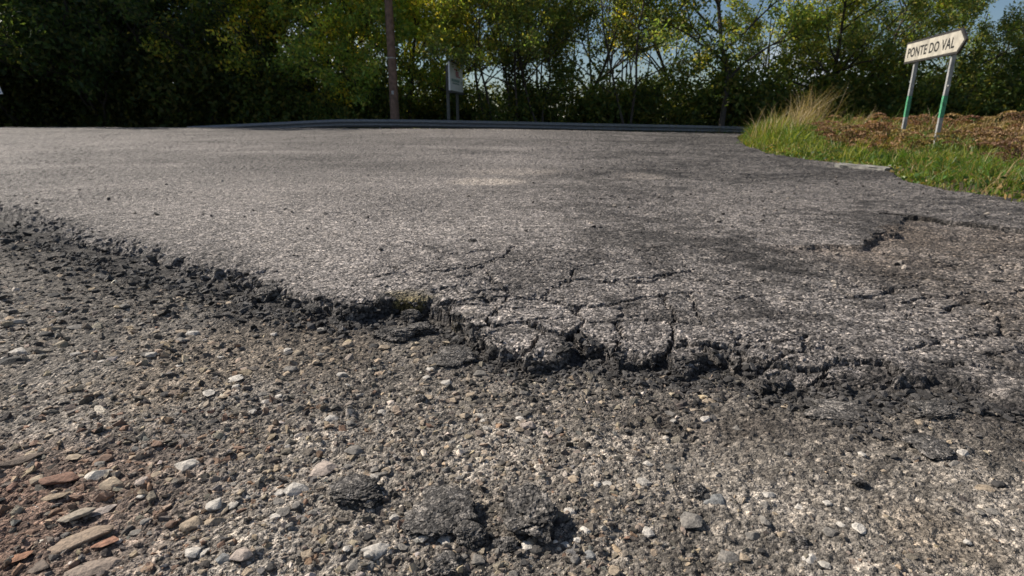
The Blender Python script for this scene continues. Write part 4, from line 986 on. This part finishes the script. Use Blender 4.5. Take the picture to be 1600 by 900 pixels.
def shrub_mesh(seed, hgt, wid, n, size):
    r = np.random.default_rng(seed); bag = Bag(); cs_ = []
    for k in range(14):
        a = r.uniform(0, 6.28); q = [np.array([0.1*wid*math.cos(a), 0.1*wid*math.sin(a), -0.1])]; d = np.array([0.45*wid/hgt*math.cos(a), 0.45*wid/hgt*math.sin(a), 1.0])*r.uniform(0.5, 1.0)
        for j in range(5): q.append(q[-1]+(d+r.normal(0, 0.12, 3))*hgt/5.5); cs_.append(q[-1])
        v, f = tube(q, np.linspace(0.022, 0.006, 6), 4); bag.add(v, f)
        for j in range(6): cs_.append(q[r.integers(1, 6)]+r.normal(0, 0.22*wid/2, 3)*np.array([1, 1, .6]))
    cs_ = [c for c in cs_ if c[2] > 0.0]
    V, F_, K = leaves(cs_, max(1, n//len(cs_)), 0.21, size, r, GRN); return bag.mesh('stem', M_BARK, True), mesh_np('foliage', V, F_, M_LEAF, K)
SHRUBS = [shrub_mesh(601+k, h, w, 8500, 0.066) for k, (h, w) in enumerate([(2.6, 2.4), (2.1, 2.8), (3.0, 2.2), (2.3, 2.0)])]
def plant_shrub(x, y, k, s_, col, label, group='undergrowth shrubs behind the guardrail', sz=None):
    e = link('shrub', None); e.location = (x, y, terrain_z(x, y)); e.scale = (s_, s_, s_*(sz or 1)); e.rotation_euler = (0, 0, random.uniform(0, 6.28)); tag(e, label, 'shrub', group)
    link('stem', SHRUBS[k][0], e); c = link('foliage', SHRUBS[k][1], e); c.color = (*col, 1); return e
def wx_at(u, y): return at_y(u, 190, y)[0]

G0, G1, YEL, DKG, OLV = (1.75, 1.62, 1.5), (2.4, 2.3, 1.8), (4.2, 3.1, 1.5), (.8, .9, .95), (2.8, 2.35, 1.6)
random.seed(21)
# (photo column, distance, kind, scale, tint, label)
ROW = [
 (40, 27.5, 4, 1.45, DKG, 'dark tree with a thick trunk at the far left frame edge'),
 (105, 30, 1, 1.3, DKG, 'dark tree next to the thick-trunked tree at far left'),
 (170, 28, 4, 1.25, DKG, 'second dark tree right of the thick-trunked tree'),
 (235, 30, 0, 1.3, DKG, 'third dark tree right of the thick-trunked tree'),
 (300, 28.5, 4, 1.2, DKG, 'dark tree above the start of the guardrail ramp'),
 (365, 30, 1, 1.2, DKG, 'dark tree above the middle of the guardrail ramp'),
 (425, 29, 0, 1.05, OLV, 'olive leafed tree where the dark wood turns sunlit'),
 (470, 28, 4, 1.0, YEL, 'yellowing tree, brightest one left of the wooden pole'),
 (530, 28.5, 0, 0.95, G1, 'green tree second to the left of the wooden pole'),
 (580, 29, 4, 1.0, G1, 'green tree just left of the wooden pole'),
 (640, 29.5, 0, 0.95, YEL, 'yellow-green tree just right of the wooden pole'),
 (690, 31.5, 1, 0.95, OLV, 'olive tree behind the white notice board'),
 (768, 27.4, 2, 1.0, OLV, 'thin multi-stemmed tree right of the white notice board'),
 (800, 26.8, 3, 0.85, G0, 'slender leaning tree, second right of the notice board'),
 (850, 26.4, 2, 1.0, G0, 'slender tree, third right of the notice board'),
 (920, 30, 5, 0.9, G0, 'green tree right of the bright sky gap'),
 (985, 26.6, 3, 0.9, G0, 'slim straight tree midway between the notice board and the arrow sign'),
 (1060, 30, 5, 0.9, YEL, 'yellow-leafed tree left of the tree with the dark straight trunk'),
 (1128, 26.2, 5, 1.1, G1, 'tree with a dark straight trunk above the end of the guardrail'),
 (1195, 30, 2, 0.95, OLV, 'olive tree above the tip of the grass verge'),
 (1260, 29, 1, 0.9, G0, 'dense green tree above the tall straw tuft'),
 (1330, 30, 5, 0.9, OLV, 'olive tree left of the arrow sign'),
 (1395, 29, 3, 0.75, G0, 'green tree directly behind the arrow sign'),
 (1470, 30.5, 5, 0.85, G0, 'green tree seen just right of the sign posts'),
 (1545, 30, 2, 0.8, G0, 'small green tree second from the right frame edge'),
 (1600, 29, 4, 0.62, DKG, 'low dark tree at the right frame edge'),
]
ROW2 = [(u_, 32.5+1.5*((i*7) % 3)/2, (0, 4, 1)[i % 3], 1.0, (DKG if u_ < 420 else G0), 'second-row tree behind the '+w_) for i, (u_, w_) in enumerate([
 (-20, 'thick-trunked tree at far left'), (75, 'dark trees at far left'), (140, 'second dark tree from the left'), (205, 'third dark tree from the left'), (268, 'dark tree left of the rail ramp'), (332, 'dark tree above the rail ramp'),
 (612, 'wooden pole')])]
def trunk_lean(me):                                                   # plan direction in which a trunk mesh leans
    v = np.array([q.co[:] for q in me.vertices[:54]]).reshape(9, 6, 3).mean(1); d = v[5]-v[0]; return math.atan2(d[1], d[0])
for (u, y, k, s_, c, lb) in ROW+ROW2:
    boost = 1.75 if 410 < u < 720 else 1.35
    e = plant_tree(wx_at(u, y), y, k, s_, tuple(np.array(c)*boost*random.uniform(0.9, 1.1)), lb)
    if u == 1128: e.rotation_euler = (0, 0, math.pi/2 - trunk_lean(TREES[k][0]))
r = np.random.default_rng(99)
# undergrowth along the back of the rail
SH = [(u, 27.6+r.uniform(0, 1.2)) for u in np.arange(-10, 1620, 62)]
NAMES = ['beside the far left thick trunk', 'in the dark wood left of the rail ramp', 'above the guardrail ramp', 'left of the wooden pole', 'between pole and notice board', 'right of the notice board', 'in the middle of the rail', 'near the straight dark trunk', 'behind the verge tip', 'behind the arrow sign', 'at the right frame edge']
ZN = {}
for i, (u, y) in enumerate(SH):
    uu = u+r.uniform(-15, 15)
    if 655 < uu < 760: y = 30.5
    w_ = NAMES[int(np.searchsorted([60, 290, 440, 600, 690, 830, 1050, 1150, 1330, 1530], uu))]
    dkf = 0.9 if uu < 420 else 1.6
    seen_ = ZN.setdefault(w_, []); seen_.append(uu); od = ['first', 'second', 'third', 'fourth', 'fifth'][len(seen_)-1]
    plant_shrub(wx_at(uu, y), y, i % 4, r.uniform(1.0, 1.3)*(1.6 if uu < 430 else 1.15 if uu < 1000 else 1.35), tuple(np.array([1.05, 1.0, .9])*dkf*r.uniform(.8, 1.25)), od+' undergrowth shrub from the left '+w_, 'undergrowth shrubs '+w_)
# the wood behind: one mass of crowns and stems
bag = Bag(); cs_ = []
for k in range(210):
    y = r.uniform(35, 48); u = r.uniform(-250, 1850); x = wx_at(u, y); zt_ = terrain_z(x, y); hh = r.uniform(6, 9) if u < 430 else r.uniform(2.4, 3.3) if u < 1000 else r.uniform(3.2, 5.0)
    if u < 430 or r.random() < 0.5:
        tp = hh if u < 430 else r.uniform(5, 8)
        v, f = tube([(x, y, zt_-.2), (x+r.normal(0, .15), y, zt_+tp*.5), (x+r.normal(0, .3), y, zt_+tp)], [0.10, 0.07, 0.03], 5); bag.add(v, f, np.full((len(v), 3), 0.035))
    for j in range(34 if u < 430 else 16 if u < 1000 else 26): cs_.append((x+r.normal(0, 0.9), y+r.normal(0, 0.7), zt_+r.uniform(0.1, hh)))
V, F_, K = leaves(cs_, 11, 0.38, 0.15, r, GRN); bag.add(V, F_, K*0.8)
wd = link('woodland', bag.mesh('woodland', M_LEAF)); wd.color = (.8, .8, .85, 1); tag(wd, 'far-off wood filling the gaps behind the trees', 'woodland', kind='stuff')
# tall trees of the same wood going on to the left, which shade it
for i, (x, y, s_) in enumerate([(-31, 33, 1.9), (-36, 37, 2.0), (-33.5, 41, 2.0), (-41, 35, 2.0)]):
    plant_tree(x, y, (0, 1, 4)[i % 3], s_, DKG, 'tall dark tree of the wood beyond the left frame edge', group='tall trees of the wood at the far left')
# rough grass along the foot of the wood
n = 5000; u_ = r.uniform(-50, 1250, n); y_ = r.uniform(24.6, 26.4, n); x_ = (u_-800)/F*y_*0.98
zt2 = np.array([terrain_z(a, b) for a, b in zip(x_, y_)])
sel = r.random((n, 1)); V, Q, T3, K = blades(x_, y_, zt2, r.uniform(0.3, 0.95, n), r.uniform(0.2, 0.8, n), np.where(sel < 0.5, straw*0.8, green*0.8)*r.uniform(.6, 1.2, (n, 1)), np.full(n, 0.03), r)
tag(link('rough_grass', mesh_np('rough_grass', V, [Q, T3], M_GRASS, K)), 'rough grass growing behind the guardrail at the foot of the wood', 'grass', kind='stuff')
tris = sum(len(m.polygons) for m in bpy.data.meshes); print('polygons', tris, 'objects', len(bpy.data.objects))
